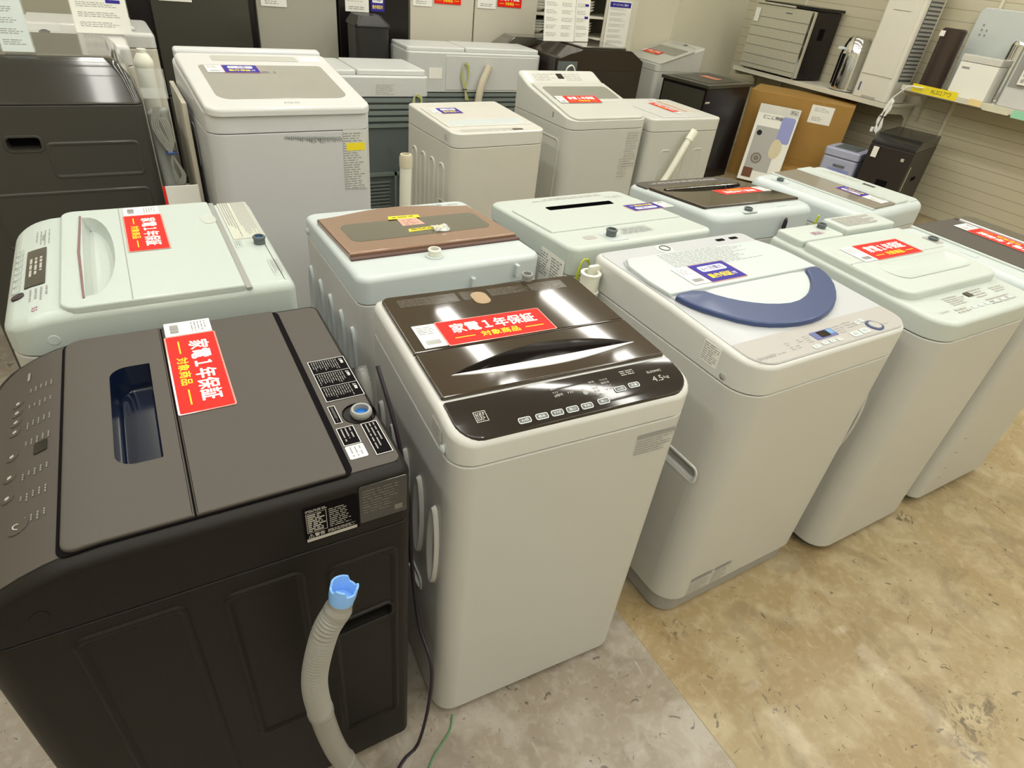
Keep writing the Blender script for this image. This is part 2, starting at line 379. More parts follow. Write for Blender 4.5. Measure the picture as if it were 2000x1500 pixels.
# printing and buttons on the front panel
b = bmesh.new(); rr_ = random.Random(3)
for i in range(7):
    for j in range(5):
        x = .125 + i * .052 + (.03 if i > 3 else 0); w_ = rr_.uniform(.010, .020)
        for k in range(3): quad(b, x + w_ * k / 3, .044 + j * .0085, x + w_ * (k + .7) / 3, .0462 + j * .0085)
quad(b, .066, .037, .092, .0415)
for v in b.verts: v.co.z = s0(v.co.x, v.co.y) + .003
obj('panel_text', b, mat('ink_panel_grey', (.26, .245, .22), .6), M0, 0)
for x in (.15, .178, .206, .234, .30, .352, .40): 
    k = obj('button', sheet(circ(x, .024, .0095), s0, 0, .0032, .001), BLKT, M0); quadb = sheet(rr(x - .003, .021, x + .003, .027, .001), s0, .0032, .0038); obj('symbol', quadb, INKL, k, 0)
k = obj('power_button', sheet(circ(.478, .044, .014), s0, 0, .0034, .001), BLKT, M0); bb = bmesh.new(); loft(bb, [(circ(.478, .044, .006), s0(.478, .044) + .0036), (circ(.478, .044, .0045), s0(.478, .044) + .0036)], False, False); obj('symbol', bb, INKL, k, 0)
obj('display', sheet(rr(.30, .058, .328, .078, .002), s0, .0015, .003), DISP, M0)
# warning labels behind the lid
def frame_label(t, x0, y0, x1, y1, z, cols, title, bg=GAP, ink=INKW, rot=True):
    M = Matrix.Translation((x0, y0, z)); w, h = x1 - x0, y1 - y0
    def pr(b, zz):
        ring4(b, 0, 0, w, h, .0011, zz)
        for i in range(cols):
            a = w * i / cols + .003
            if title: text(b, title, a + .012, h - .0085, .018, .006, zz, .02)
            if i: quad(b, w * i / cols - .0004, .002, w * i / cols + .0004, h - .002, zz)
    def pm(b, zz):
        r2 = random.Random(int(w * 1e4))
        for i in range(cols): micro(b, w * i / cols + .004, .004, w * (i + 1) / cols - .004, h - (.016 if title else .004), max(3, int((h - .012) / .0048)), r2, zz, .32)
    return decal('warning_label', t, M, bg, w, h, prints=[(ink, pr), (mat('ink_label_grey', (.30, .29, .27), .6), pm)])
frame_label(M0, .243, .508, .383, .580, .9266, 3, '⚠警告')
frame_label(M0, .397, .505, .450, .518, .9266, 1, None)
frame_label(M0, .463, .502, .512, .532, .9266, 1, None, GAP)
decal('paper_label', M0, Matrix.Translation((.514, .502, .9266)), PAPER, .034, .031, prints=[(INKG, lambda b, z: micro(b, .004, .004, .03, .027, 3, rnd, z, .3))])
frame_label(M0, .465, .545, .553, .574, .9266, 1, None, GAP)
# side: pressed panels, rating label, carrying handle
F0 = face('right', W0, D0)
rib_panel(M0, W0, D0, 'right', .07, .10, .225, .775, BLK, .02)
rib_panel(M0, W0, D0, 'right', .27, .30, .40, .762, BLK, .02)
rib_panel(M0, W0, D0, 'right', .43, .16, .565, .745, BLK, .02)
obj('screw_cover', sheet(circ(.058, .842, .011), None, 0, .0015, .001, M=F0), BLK, M0)
bb = bmesh.new(); M = F0 @ Matrix.Translation((.408, .822, .001))
def _rate(b, z):
    r2 = random.Random(5); ring4(b, .004, .022, .036, .066, .0008, z); micro(b, .006, .024, .034, .064, 9, r2, z, .6); micro(b, .040, .022, .075, .066, 10, r2, z, .35)
    micro(b, .004, .068, .05, .074, 2, r2, z, .5); text(b, '⚠警告', .018, .015, .026, .009, z, .02); micro(b, .036, .011, .082, .019, 3, r2, z, .5); quad(b, .002, .002, .084, .009, z)
decal('rating_label', M0, M, GAP, .088, .078, prints=[(INKL, _rate)])
def _rate2(b, z):
    r2 = random.Random(8); micro(b, .005, .02, .072, .075, 9, r2, z, .3); quad(b, .06, .009, .074, .021, z)
decal('wiring_label', M0, F0 @ Matrix.Translation((.498, .829, .001)), mat('label_film_dark', (.03, .03, .026), .2, coat=.6), .082, .084, prints=[(mat('ink_dim', (.15, .145, .12), .6), _rate2)])
grip(M0, b0, W0, D0, 'right', .437, .538, .548, .572, BLK, GAP, .03, .06)
sign(M0, s0, .205, .316, .0082, 'red one-year warranty card with white price tag on the black machine', w=.262, h=.088, tw=.054)

# ---- drain hose with a blue end cap, hooked to the near side of the black machine
hz = thing('drain_hose', 'translucent grey ribbed drain hose with a sky blue end cap', 'hose', (.13, .64, .03))
def loc(P, o): return [Vector(p) - Vector(o) for p in P]
HP = [(.138, .602, .79), (.13, .600, .765), (.103, .600, .71), (.078, .600, .59), (.083, .600, .45), (.098, .602, .32), (.120, .600, .22), (.150, .592, .12), (.19, .57, .05), (.25, .53, .032)]
HL = loc(HP, (.13, .64, .03)); sp = spline(HL, .0035)
i1 = int(len(sp) * .05); i2 = int(len(sp) * .36)
obj('cuff', tube(sp[2:i1 + 1], .0235, n=18, smoothp=False, rf=lambda s: .0195 + .003 * (s > .5)), HOSE, hz)
obj('ribbed_tube', tube(sp[i1:i2 + 1], .0200, n=18, rib=.0022, smoothp=False), HOSE, hz)
obj('smooth_tube', tube(sp[i2:], .0235, n=18, smoothp=False, rf=lambda s: .0212 + .002 * (s < .03) + (.0018 if .44 < s < .46 else 0)), HOSE, hz)
d = (sp[0] - sp[2]).normalized(); Mq = Matrix.Translation(sp[0]) @ d.to_track_quat('Z', 'Y').to_matrix().to_4x4()
bm = bmesh.new(); n = 28; rr1 = []
for r, z0, z1, nz in ((.0195, -.01, -.01, 0), (.0215, .004, .004, 0), (.0218, .022, .014, 1), (.0185, .022, .014, 1), (.0170, -.005, -.005, 0)):
    rr1.append([bm.verts.new((r * math.cos(2 * math.pi * i / n), r * math.sin(2 * math.pi * i / n), (z0 if (i // 4) % 2 == 0 else z1))) for i in range(n)])
for a, b_ in zip(rr1, rr1[1:]):
    for i in range(n): bm.faces.new((a[i], a[(i + 1) % n], b_[(i + 1) % n], b_[i]))
bm.faces.new(rr1[-1]); bmesh.ops.recalc_face_normals(bm, faces=bm.faces); bm.transform(Mq); obj('end_cap', bm, SKYB, hz)

# ---- white machine with glossy dark brown lid
def s1(x, y): return .955 - (.022 * ((.10 - y) / .10) ** 2 if y < .10 else 0)
W1, D1 = .545, .52
M1, b1, c1 = washer('white washing machine with a glossy dark brown lid and front control panel', (.371, .698), -3.7, W1, D1, .878, .955, s1, WH, WHC, .05, .025, (.02, .05, .08, .10), base=.02, rt=.018)
lid1 = rr(.016, .108, .529, .262, [.004, .004, .001, .001]); 
arc = [(.064, .170)] + [(.064 + (.481 - .064) * i / 16, .171 + .054 * math.sin(math.pi * (i / 16) ** 1.15) ** .75) for i in range(1, 16)] + [(.483, .168)]
arc = arc[::-1]   # ccw: from right over the top to the left
low = [(.064 + (.483 - .064) * i / 12, .170 - .010 * math.sin(math.pi * i / 12)) for i in range(1, 12)]
lens = arc + low
lf = obj('lid', sheet(rr(.016, .108, .529, .262, .0055), s1, -.004, .008, .004), BRN, M1)
obj('rear_lid', sheet(rr(.016, .2645, .529, .505, [.001, .001, .02, .02]), s1, -.004, .008, .004), BRN, M1)
cut(lf, prism(lens, .93, 1.0)); cut(c1, prism(off(lens, -.001), .92, 1.0))
obj('handle_well', bowl(lens, .9632, .034, .02), BRNP, M1)
tr = [(.058, .1685)] + [(.064 + (.483 - .064) * i / 12, .1700 - .001 * math.sin(math.pi * i / 12)) for i in range(1, 12)] + [(.490, .1675)] + [(.064 + (.483 - .064) * i / 12, .1670 - .024 * math.sin(math.pi * i / 12)) for i in range(11, 0, -1)]
obj('handle_trim', sheet(tr[::-1], s1, .004, .0105, .003), mat('silver_trim', (.80, .81, .82), .16, metal=.35, coat=.6), M1)['label'] = 'bright silver handle trim'
obj('control_panel', sheet(rr(.014, .006, .531, .100, [.045, .045, .006, .006], 6), s1, -.006, .003, .002, (.02, .04, .06, .08)), BRNP, M1)
def on(surf, e): 
    def f(b):
        for v in b.verts: v.co.z += surf(v.co.x, v.co.y) + e
        return b
    return f
P1 = on(s1, .0035)
b = bmesh.new(); r2 = random.Random(11)
text(b, 'ELSONIC', .470, .066, .036, .006, 0, .02); text(b, '4.5', .466, .046, .026, .014); text(b, 'kg', .488, .045, .013, .009)
for x, s in ((.238, '時短'), (.262, '7分'), (.286, '4分')): text(b, s, x, .058, .014, .006)
for i, s in enumerate(('標準', '念入り', '快速', '毛布', '脱水')): text(b, s, .318, .072 - i * .008, .014, .0055)
for i, s in enumerate(('つけおき', '槽洗浄', 'ドライ', '予約')): text(b, s, .346, .072 - i * .0085, .02, .0055)
for i in range(3): text(b, ('洗い', 'すすぎ', '脱水')[i], .232, .074 - i * .009, .013, .005)
micro(b, .392, .07, .432, .086, 3, r2, 0, .4); ring4(b, .056, .036, .080, .060, .0015); micro(b, .059, .039, .077, .057, 5, r2, 0, .7, (.3, .9))
obj('panel_text', P1(b), INKL, M1, 0)
for x, y in ((.144, .020), (.180, .020), (.213, .020), (.246, .020), (.279, .020), (.318, .022), (.368, .040), (.403, .042)):
    k = obj('button', sheet(rr(x - .013, y - .006, x + .013, y + .006, .004), s1, .003, .0045, .001), GREYD, M1)
    b = bmesh.new(); loft(b, [(rr(x - .013, y - .006, x + .013, y + .006, .004), 0), (rr(x - .0118, y - .0048, x + .0118, y + .0048, .003), 0)], False, False)
    text(b, ('入/切', 'スタート', 'コース', '水量', '脱水', 'すすぎ', '洗い', '予約')[int(x * 1000) % 8], x, y, .015, .0055, .0002)
    obj('printed_text', on(s1, .0048)(b), INKW, k, 0)
k = obj('button', sheet(circ(.292, .050, .006), s1, .003, .0045, .001), GREY, M1)
inlet(M1, .397, .508, .950, .0135, GREY, NAVY, .03)
b = bmesh.new()
for x0, x1 in ((.045, .19), (.20, .24), (.27, .37), (.38, .48)): quad(b, x0, .445, x1, .485)
obj('caution_strip', on(s1, .0083)(b), mat('print_dim_brown', (.048, .036, .024), .15, coat=.5), M1, 0)
b = bmesh.new()
for x0, x1 in ((.048, .187), (.273, .367), (.383, .477)): micro(b, x0, .448, x1, .483, 8, r2, 0, .4)
obj('caution_text', on(s1, .0085)(b), mat('ink_brown_grey', (.13, .11, .085), .5), M1, 0)
obj('round_sticker', sheet(smoothpoly(rr(.222, .418, .262, .476, .018)), s1, .008, .009), mat('sticker_tan', (.36, .26, .15), .5), M1, 0)
for i in range(5): ridge_oval(M1, W1, D1, 'left', -(.075 + .092 * i), .60, .028, .12, WHC, .009, .012)
grip(M1, b1, W1, D1, 'left', -.25, .36, -.15, .395, WHC, GREYD, .03)
obj('screw_cap', lathe([(.008, 0), (.009, .004), (.004, .007)], 14, face('left', W1, D1) @ Matrix.Translation((-.05, .893, 0))), COOL, M1)
decal('model_label', M1, face('left', W1, D1) @ Matrix.Translation((-.11, .898, .001)), WHC, .05, .03, prints=[(INKG, lambda b, z: micro(b, .004, .004, .046, .026, 4, rnd, z, .35))])
F1 = face('front')
def _sp(b, z): quad(b, 0, .046, .102, .056, z); micro(b, 0, 0, .102, .043, 6, random.Random(4), z, .3, (1, 5))
decal('spec_label', M1, F1 @ Matrix.Translation((.412, .792, .001)), None, .1, .05, prints=[(INKG, _sp)])
sign(M1, s1, .222, .316, .0088, 'red one-year warranty card with white price tag on the glossy brown lid', w=.252, h=.092, tw=.05)

# black power cord hanging between the first two machines, and a green earth wire
pc = thing('power_cord', 'black power cord hanging between the black machine and the brown-lidded machine', 'cord', (.345, .78, .40))
cp = [(.338, .99, .93), (.34, .90, .84), (.339, .83, .72), (.338, .81, .58), (.336, .78, .46), (.338, .75, .36), (.34, .685, .30), (.33, .67, .16), (.30, .66, .012), (.25, .64, .006), (.16, .56, .006), (.05, .45, .006)]
obj('cable', tube(loc(cp, (.345, .78, .40)), .0042, .012, 8), CORD, pc)
obj('plug', rbox(-.020, .045, .10, .006, .075, .135, .004), CORD, pc)
tag(obj('earth_wire', tube([(.41, .69, .005), (.39, .66, .004), (.36, .64, .004), (.32, .615, .004), (.27, .56, .004)], .0022, .012, 6), WIRE2), 'thin green earth wire on the floor by the brown-lidded machine', 'wire')
# grey ribbed hose standing between black machine and brown-lidded machine
tag(obj('drain_hose', tube([(.336, 1.02, .30), (.336, 1.03, .6), (.335, 1.06, .80), (.335, 1.10, .86)], .015, .006, 14, rib=.0015), GREY), 'grey ribbed hose standing in the gap behind the black machine', 'hose')

# ---- white machine with navy crescent lid
def s2(x, y): return .938 + .012 * min(1, y / .3)
W2, D2 = .62, .635
M2, b2, c2 = washer('white washing machine with a rounded lid edged in a navy blue crescent', (1.095, .659), 0, W2, D2, .854, .95, s2, WH, WHC, .075, .03, (.1, .2, .3), base=.075, basem=GREY, rt=.016, feet=False)
P2 = on(s2, .002)
obj('trim_surface', sheet(rr(.014, .008, .606, .622, [.06, .06, .02, .02], 6), s2, -.004, .0015, .001, (.1, .2, .3)), SILV, M2)
outer = [(.05, .56), (.024, .508), (.018, .41), (.025, .319), (.06, .225), (.12, .152), (.19, .117), (.28, .100), (.37, .108), (.456, .142), (.54, .205), (.585, .262), (.603, .323), (.606, .42), (.595, .50), (.565, .56)]
inner = [(.549, .325), (.522, .284), (.482, .245), (.42, .207), (.337, .184), (.26, .198), (.196, .231), (.150, .272), (.116, .325)]
lo_ = [p for p in outer if p[1] <= .326]
obj('lid_base', sheet(smoothpoly(outer, 1), s2, .0, .006, .003, (.1, .2, .3)), SILV, M2)
obj('rear_lid', sheet([(.0235, .329), (.6045, .326), (.606, .42), (.597, .49), (.575, .535), (.05, .545), (.026, .505), (.018, .41)], s2, .006, .015, .005, (.3,)), COOL, M2)
cres = smoothpoly([(.025, .324)] + [(.033, .28), (.06, .225), (.12, .152), (.19, .117), (.28, .100), (.37, .108), (.456, .142), (.54, .205), (.585, .262), (.603, .323)] + inner, 1)
obj('crescent_handle', sheet(cres, s2, .004, .017, .006, (.2, .3)), NAVY, M2)['label'] = 'navy blue crescent handle'
sc = smoothpoly([(.116, .324), (.150, .272), (.196, .231), (.26, .198), (.337, .184), (.42, .207), (.482, .245), (.522, .284), (.549, .324), (.33, .3245)], 1)
bm = sheet(sc, s2, .004, .0085, .002); obj('scoop', bm, COOL, M2)
k = obj('control_panel', sheet(rr(.016, .010, .604, .102, [.055, .055, .002, .002], 6), s2, .0015, .0025, 0, (.05,)), GREYL, M2, 0)
b = bmesh.new(); text(b, 'SHARP', .062, .034, .062, .010, 0, .01); micro(b, .10, .030, .13, .037, 1, r2); 
for i in range(4): micro(b, .150 + .022 * (i % 3), .030 + .018 * (i // 2), .166 + .022 * (i % 3), .046 + .018 * (i // 2), 2, r2, 0, .4)
micro(b, .222, .038, .246, .070, 4, r2, 0, .35); micro(b, .345, .040, .385, .075, 4, r2, 0, .35); micro(b, .39, .050, .44, .078, 3, r2, 0, .35); micro(b, .50, .03, .55, .036, 1, r2)
obj('panel_text', on(s2, .0030)(b), INKG, M2, 0)
obj('display_bezel', sheet(rr(.254, .041, .337, .071, .002), s2, .0025, .0038), mat('bezel_blue', (.10, .12, .30), .3), M2)
obj('display', sheet(rr(.276, .045, .312, .068, .001), s2, .0038, .0044), DISP, M2); obj('display_badge', sheet(rr(.315, .050, .333, .068, .002), s2, .0038, .0044), mat('bezel_sky', (.15, .32, .55), .3), M2)
for x, y, w_, h_ in ((.225, .022, .026, .013), (.262, .026, .022, .013), (.290, .026, .020, .013), (.316, .024, .018, .013), (.385, .026, .036, .020), (.425, .028, .034, .020), (.44, .062, .018, .014), (.462, .066, .016, .014)):
    k = obj('button', sheet(rr(x - w_ / 2, y - h_ / 2, x + w_ / 2, y + h_ / 2, .004), s2, .0025, .0048, .001), COOL, M2)
    obj('printed_text', on(s2, .005)(micro(bmesh.new(), x - w_ * .3, y - h_ * .25, x + w_ * .3, y + h_ * .25, 2, r2, 0, .4)), INKG, k, 0)
k = obj('start_button', sheet(smoothpoly([(.452, .034), (.470, .012), (.500, .018), (.505, .040), (.484, .060), (.460, .056)], 2), s2, .0025, .005, .001), NAVY, M2)
obj('button_face', sheet(smoothpoly([(.460, .035), (.473, .019), (.494, .023), (.498, .040), (.482, .053), (.465, .050)], 2), s2, .005, .0065, .001), GREYL, k)
hole = circ(.235, .588, .030); obj('inlet_rim', sheet(hole, s2, .001, .003, .001), COOL, M2); obj('inlet_well', bowl(circ(.238, .590, .016), .9545, .004, .001), mat('well_tan', (.10, .07, .04), .5), M2)
b = bmesh.new(); micro(b, .15, .43, .50, .535, 12, r2, 0, .35); obj('caution_text', on(s2, .0153)(b), INKG, M2, 0)
for x in (.46, .52): obj('hinge_slot', sheet(rr(x, .585, x + .035, .60, .004), s2, .0015, .0025), GAP, M2)
obj('rating_label', sheet(rr(-.075, .875, -.02 - .0, .93, .001), None, 0, .0008, M=face('left', W2, D2) @ Matrix.Translation((-.09, .0, 0))), PAPER, M2, 0)
b = bmesh.new(); micro(b, -.163, .878, -.113, .928, 9, r2, .0012, .4); b.transform(face('left', W2, D2)); obj('printed_text', b, INKG, M2, 0)
obj('screw', lathe([(.009, 0), (.009, .002), (.004, .004)], 14, face('left', W2, D2) @ Matrix.Translation((-.085, .872, 0))), CHROME, M2)
grip(M2, b2, W2, D2, 'left', -.185, .545, -.062, .585, WHC, GREYL, .03)
F2 = face('front'); decal('energy_label', M2, F2 @ Matrix.Translation((.085, .085, .001)), None, .2, .09, prints=[(INKG, lambda b, z: (quad(b, .0, .062, .085, .075, z), quad(b, .10, .062, .17, .074, z))), (INKL, lambda b, z: (micro(b, .0, 0, .09, .055, 6, rnd, z, .4), micro(b, .10, 0, .17, .055, 6, rnd, z, .35)))])
# stand pipe for the drain hose, at the back left corner
hp = obj('hose_socket', lathe([(.03, 0), (.032, .03), (.028, .032), (.028, .075), (.030, .078), (.030, .085), (.021, .086), (.020, .04)], 24, Matrix.Translation((-.034, .585, .83))), HOSEW, M2)
obj('hose_bracket', sheet(rr(-.035, .80, 0, .93, .004), None, 0, .012, M=Matrix.Translation((0, .60, 0)) @ face('front')), HOSEW, M2)
def s2r(x, y): return s2(x, y)
sign(M2, s2r, .255, .393, .0158, 'blue six-month guarantee card with white tag on the navy-edged lid', 'blue', .135, .10, tw=.06)

# ---- white machine with raised square lid
def s3(x, y): return .945 + .01 * min(1, y / .5)
W3, D3 = .529, .62
M3, b3, c3 = washer('white washing machine with raised square lid and stepped back panel', (1.775, .607), -.7, W3, D3, .885, .95, s3, WH, GREEN, .075, .02, (.25, .5), base=.03, rt=.014)
P3 = on(s3, .002)
lid3 = rr(.012, .135, .515, .50, [.05, .05, .015, .015], 6); lm = obj('lid', sheet(lid3, s3, 0, .026, .010, (.25,)), GREEN, M3)
rec = rr(.09, .205, .485, .305, [.045, .05, .02, .02], 5); cut(lm, prism(rec, .957, 1.1))
bm = bmesh.new(); loft(bm, [(off(rec, -.004), .9765), (rec, .9765), (off(rec, .03), .960)], False, True); obj('scoop', bm, GREEN, M3)
obj('lid_fold_line', sheet(rr(.014, .328, .513, .330, .0005), s3, .0255, .0264), GREY, M3, 0)
obj('rear_panel', sheet(rr(.235, .508, .510, .612, .012), s3, 0, .040, .008), GREEN, M3); obj('rear_step', sheet(rr(.012, .508, .232, .612, .012), s3, 0, .024, .008), GREEN, M3)
inlet(M3, .19, .575, .972, .0145, GREYD, NAVY, .022)
def _m3(b, z): micro(b, .01, .008, .22, .078, 8, random.Random(21), z, .6)
decal('caution_label', M3, Matrix.Translation((.25, .520, .9955)), None, .2, .08, prints=[(INKL, _m3)])
decal('notice_label', M3, Matrix.Translation((.10, .53, .980)), None, .1, .03, prints=[(INKP, lambda b, z: micro(b, 0, 0, .075, .022, 3, random.Random(2), z, .4))])
b = bmesh.new(); micro(b, .12, .035, .19, .06, 2, r2, 0, .5); micro(b, .15, .07, .25, .115, 5, r2, 0, .45); micro(b, .29, .075, .37, .12, 4, r2, 0, .4); micro(b, .30, .035, .44, .066, 3, r2, 0, .45); micro(b, .40, .08, .47, .11, 3, r2, 0, .4); text(b, 'TOSHIBA', .075, .058, .05, .008); 
obj('panel_text', P3(b), INKL, M3, 0); obj('display', sheet(rr(.262, .090, .288, .112, .001), s3, .0015, .003), DISP, M3)
for x in (.21, .245, .28, .33, .37, .41): obj('button', sheet(rr(x - .012, .04, x + .012, .052, .005), s3, 0, .0025, .001), COOL, M3)
sign(M3, lambda x, y: s3(x, y) + .026, .262, .372, .001, 'red one-year warranty card with white tag on the raised square lid', w=.235, h=.098, tw=.062)
for i in range(2): ridge_oval(M3, W3, D3, 'left', -(.12 + .1 * i), .55, .03, .14, WHC, .006)

# ---- dark-lidded machine turned to the right, at the right edge
def s4(x, y): return .943
W4, D4 = .559, .525
M4, b4, c4 = washer('white washing machine with flat black lid at the right edge, facing away to the right', (2.897, .596), 89.3, W4, D4, .86, .943, None, WH, COOL, .04, .045, base=.035, rt=.03)
obj('lid', sheet(rr(.02, .13, .545, .405, .008), s4, 0, .008, .004), BLKT, M4)
obj('front_lid', sheet(rr(.02, .015, .545, .127, [.03, .03, .002, .002]), s4, 0, .010, .004), BRNP, M4)
obj('lid_trim', sheet(rr(.02, .1275, .52, .136, .003), s4, .004, .016, .003), _m['silver_trim'], M4)
obj('lid_hinge_strip', sheet(rr(.015, .408, .545, .424, .003), s4, 0, .006, .002), GREEN, M4)
k = obj('inlet_recess', sheet(smoothpoly(rr(.395, .447, .46, .49, .01), 2), s4, 0, .0015), GREYL, M4); inlet(M4, .428, .468, .940, .016, GREYD, GREYD, .014)
obj('button', sheet(rr(.27, .45, .325, .478, .004), s4, 0, .003, .002), COOL, M4)
F4 = face('right', W4, D4); F4l = face('left', W4, D4)
b = bmesh.new()
for z in (.33, .26, .18, .13): quad(b, -.44, z, -.434, z + .004, .0008); quad(b, -.425, z - .004, -.421, z, .0008)
b.transform(F4l); obj('screw_hole', b, GAP, M4, 0)
sign(M4, s4, .315, .19, .0095, 'red warranty card on the flat black lid at the right edge', w=.235, h=.09, ang=0, tagside='r')
# ================================================================== SECOND ROW
# ---- pearl white machine, front faces left
def s5(x, y): return .962 - (.03 * ((.12 - y) / .12) ** 2 if y < .12 else 0)
W5, D5 = .552, .562
M5, b5, c5 = washer('pearl white washing machine behind the black one, with black display and scoop handle', (-.293, 1.893), -90, W5, D5, .872, .962, s5, WH, PEARL, .06, .02, (.02, .05, .08, .12), rt=.022)
obj('lid', sheet(rr(.004, .105, .548, .452, [.03, .03, .006, .006]), s5, -.008, .0075, .005, (.12,)), PEARL, M5)
lidm = M5.children[-1] if False else [k for k in M5.children if k.name.startswith('lid')][0]
obj('lid_fold_line', sheet(rr(.008, .2325, .545, .2345, .0004), s5, .006, .0079), GREY, M5, 0)
obj('hinge_gap', sheet(rr(.002, .454, .552, .466, .001), s5, -.004, .0012), GREY, M5, 0)
sc = [(.057, .150), (.508, .150)] + [(.2825 + .2255 * math.cos(math.pi * i / 14), .151 + .062 * math.sin(math.pi * i / 14) ** .8) for i in range(1, 14)]
cut(lidm, prism(sc, .9, 1.1)); cut(c5, prism(off(sc, -.001), .925, 1.1)); obj('scoop', bowl(sc, .9693, .034, .012), GREEN, M5)
obj('scoop_trim', sheet([(.05, .1455), (.28, .139), (.515, .1455), (.515, .1495), (.28, .1445), (.05, .1495)], s5, .006, .011, .002), mat('trim_mauve', (.22, .12, .12), .3), M5)
inlet(M5, .314, .530, .960, .014, GREYD, BLUE, .022)
def _h1(b, z): ring4(b, 0, 0, .265, .076, .001, z); micro(b, .004, .034, .26, .072, 9, random.Random(31), z, .5); micro(b, .004, .004, .26, .028, 4, random.Random(32), z, .5)
decal('caution_label', M5, Matrix.Translation((.01, .474, .9621)), mat('label_film', (.56, .58, .50), .15, coat=.5), .268, .078, prints=[(INKG, _h1)])
decal('notice_label', M5, Matrix.Translation((.42, .525, .9621)), None, .09, .03, prints=[(INKG, lambda b, z: (ring4(b, 0, 0, .09, .028, .0008, z), micro(b, .004, .004, .086, .024, 5, random.Random(33), z, .4)))])
decal('notice_label', M5, Matrix.Translation((.285, .472, .9621)), None, .05, .02, prints=[(INKG, lambda b, z: (ring4(b, 0, 0, .045, .016, .0008, z), micro(b, .004, .003, .042, .013, 2, random.Random(34), z, .4)))])
obj('display', sheet(rr(.200, .037, .396, .077, .003), s5, 0, .0022, .001, (.05,)), DISP, M5)
b = bmesh.new(); text(b, 'Hisense', .135, .070, .035, .008, 0, .02); micro(b, .09, .050, .19, .085, 4, r2, 0, .25); micro(b, .41, .045, .47, .085, 4, r2, 0, .35)
obj('panel_text', on(s5, .0008)(b), INKG, M5, 0)
b = bmesh.new(); text(b, '5.5', .505, .060, .018, .010, 0, .01); obj('capacity_print', on(s5, .0008)(b), INKP, M5, 0)
b = bmesh.new(); micro(b, .25, .042, .35, .072, 3, r2, 0, .5); obj('display_text', on(s5, .0024)(b), INKL, M5, 0)
for i in range(7):
    x = .185 + i * .033; k = obj('button', sheet(rr(x - .013, .012, x + .013, .030, .002), s5, 0, .0018, .0008, (.02,)), PEARL, M5)
    b = bmesh.new(); ring4(b, x - .012, .013, x + .012, .029, .0012); micro(b, x - .007, .017, x + .007, .025, 2, r2, 0, .5); obj('printed_text', on(s5, .0020)(b), INKG, k, 0)
obj('start_button', sheet(circ(.420, .026, .0125), s5, 0, .0035, .001), mat('button_plum', (.035, .02, .03), .2), M5)
obj('round_mark', sheet(circ(.08, .905, .011), None, 0, .0012, .001, M=face('right', W5, D5)), COOL, M5)
sg = sign(M5, s5, .192, .285, .0084, 'red one-year warranty card with white tag on the pearl white machine', w=.226, h=.084, tw=.058)
pt = thing('sticker_film', 'shiny strip of clear tape stuck on the pearl white lid', 'tape', M=M5.matrix_world @ Matrix.Translation((.14, .437, .9703)))
obj('film', sheet(smoothpoly([(-.03, -.022), (.032, -.016), (.028, .018), (-.026, .014)], 1), None, 0, .0005), PLBAG, pt, 0)

# ---- copper-lidded machine seen from its back
def s6(x, y): return .884 + .021 * y / .543
W6, D6 = .569, .543
M6, b6, c6 = washer('white washing machine with copper brown glass lid, back turned to us', (1.004, 1.961), 180.4, W6, D6, .825, .905, s6, WH, COOL, .04, .035, base=.03, rt=.018)

arcp = [(.552 - .517 * i / 20, .106 - .052 * math.sin(math.pi * i / 20) ** 1.6) for i in range(1, 20)]
lo6 = [(.012, .402), (.035, .106)] + arcp[::-1] + [(.552, .106), (.546, .402)]
lm6 = obj('lid', sheet(lo6, s6, 0, .016, .006), COPPER, M6)
gl = rr(.055, .180, .510, .328, .03)
obj('glass_window', sheet(gl, s6, .0155, .0168, .0005), GLASSD, M6)
obj('lid_hinge_strip', sheet(rr(.008, .404, .548, .422, .003), s6, 0, .007, .002), mat('copper_dark', (.10, .055, .045), .3), M6)
iw = obj('inlet_collar', sheet(circ(.317, .458, .027), s6, 0, .004, .002), COOL, M6); inlet(M6, .317, .458, .903, .017, HOSEW, GREY, .022)
obj('power_button_row', on(s6, .0008)(micro(bmesh.new(), .10, .030, .46, .045, 2, r2, 0, .4)), INKG, M6, 0)
b = bmesh.new(); micro(b, .46, .06, .53, .075, 2, r2, 0, .5); micro(b, .04, .035, .10, .05, 2, r2, 0, .5); obj('panel_text', on(s6, .0008)(b), INKL, M6, 0)
B6 = face('back', W6, D6)
for x, z in ((.235, .835), (.09, .855)): obj('hose_hook', rbox(-.006, -.004, 0, .006, .016, .022, .003).copy() if False else sheet(rr(-.006, -.008, .006, .03, .003), None, 0, .015, .002, M=B6 @ Matrix.Translation((-x, z, 0))), COOL, M6)
obj('rear_ledge', sheet(rr(-.36, .80, -.20, .815, .003), None, 0, .012, .002, M=B6), COOL, M6)
for i in range(5): ridge_oval(M6, W6, D6, 'right', .475 - .105 * i, .60, .033, .13, COOL, .008)
obj('screw_cap', lathe([(.009, 0), (.010, .005), (.004, .008)], 14, face('right', W6, D6) @ Matrix.Translation((.05, .845, 0))), COOL, M6)
obj('side_latch', sheet(rr(.445, .50, .465, .535, .003), None, 0, .006, .002, M=face('right', W6, D6)), GREY, M6)
def note(label, M, parts, cat='sticker', group=None, name='price_sticker'):
    t = thing(name, label, cat, M=M, group=group)
    for nm, pts, m, z in parts:
        if pts is not None: obj(nm, sheet(pts, None, z, z + .0008), m, t, 0)
    return t
T6 = M6.matrix_world
nt = note('pink price sticker with yellow label on the copper lid', T6 @ Matrix.Translation((.295, .215, s6(.295, .215) + .017)) @ Matrix.Rotation(R(180), 4, 'Z'),
     [('yellow_label', [(-.055, .032), (.05, .028), (.052, .050), (-.048, .056)], YEL, .0008), ('pink_slip', [(-.03, -.035), (.045, -.035), (.035, .035), (-.028, .037)], PINK, 0)])
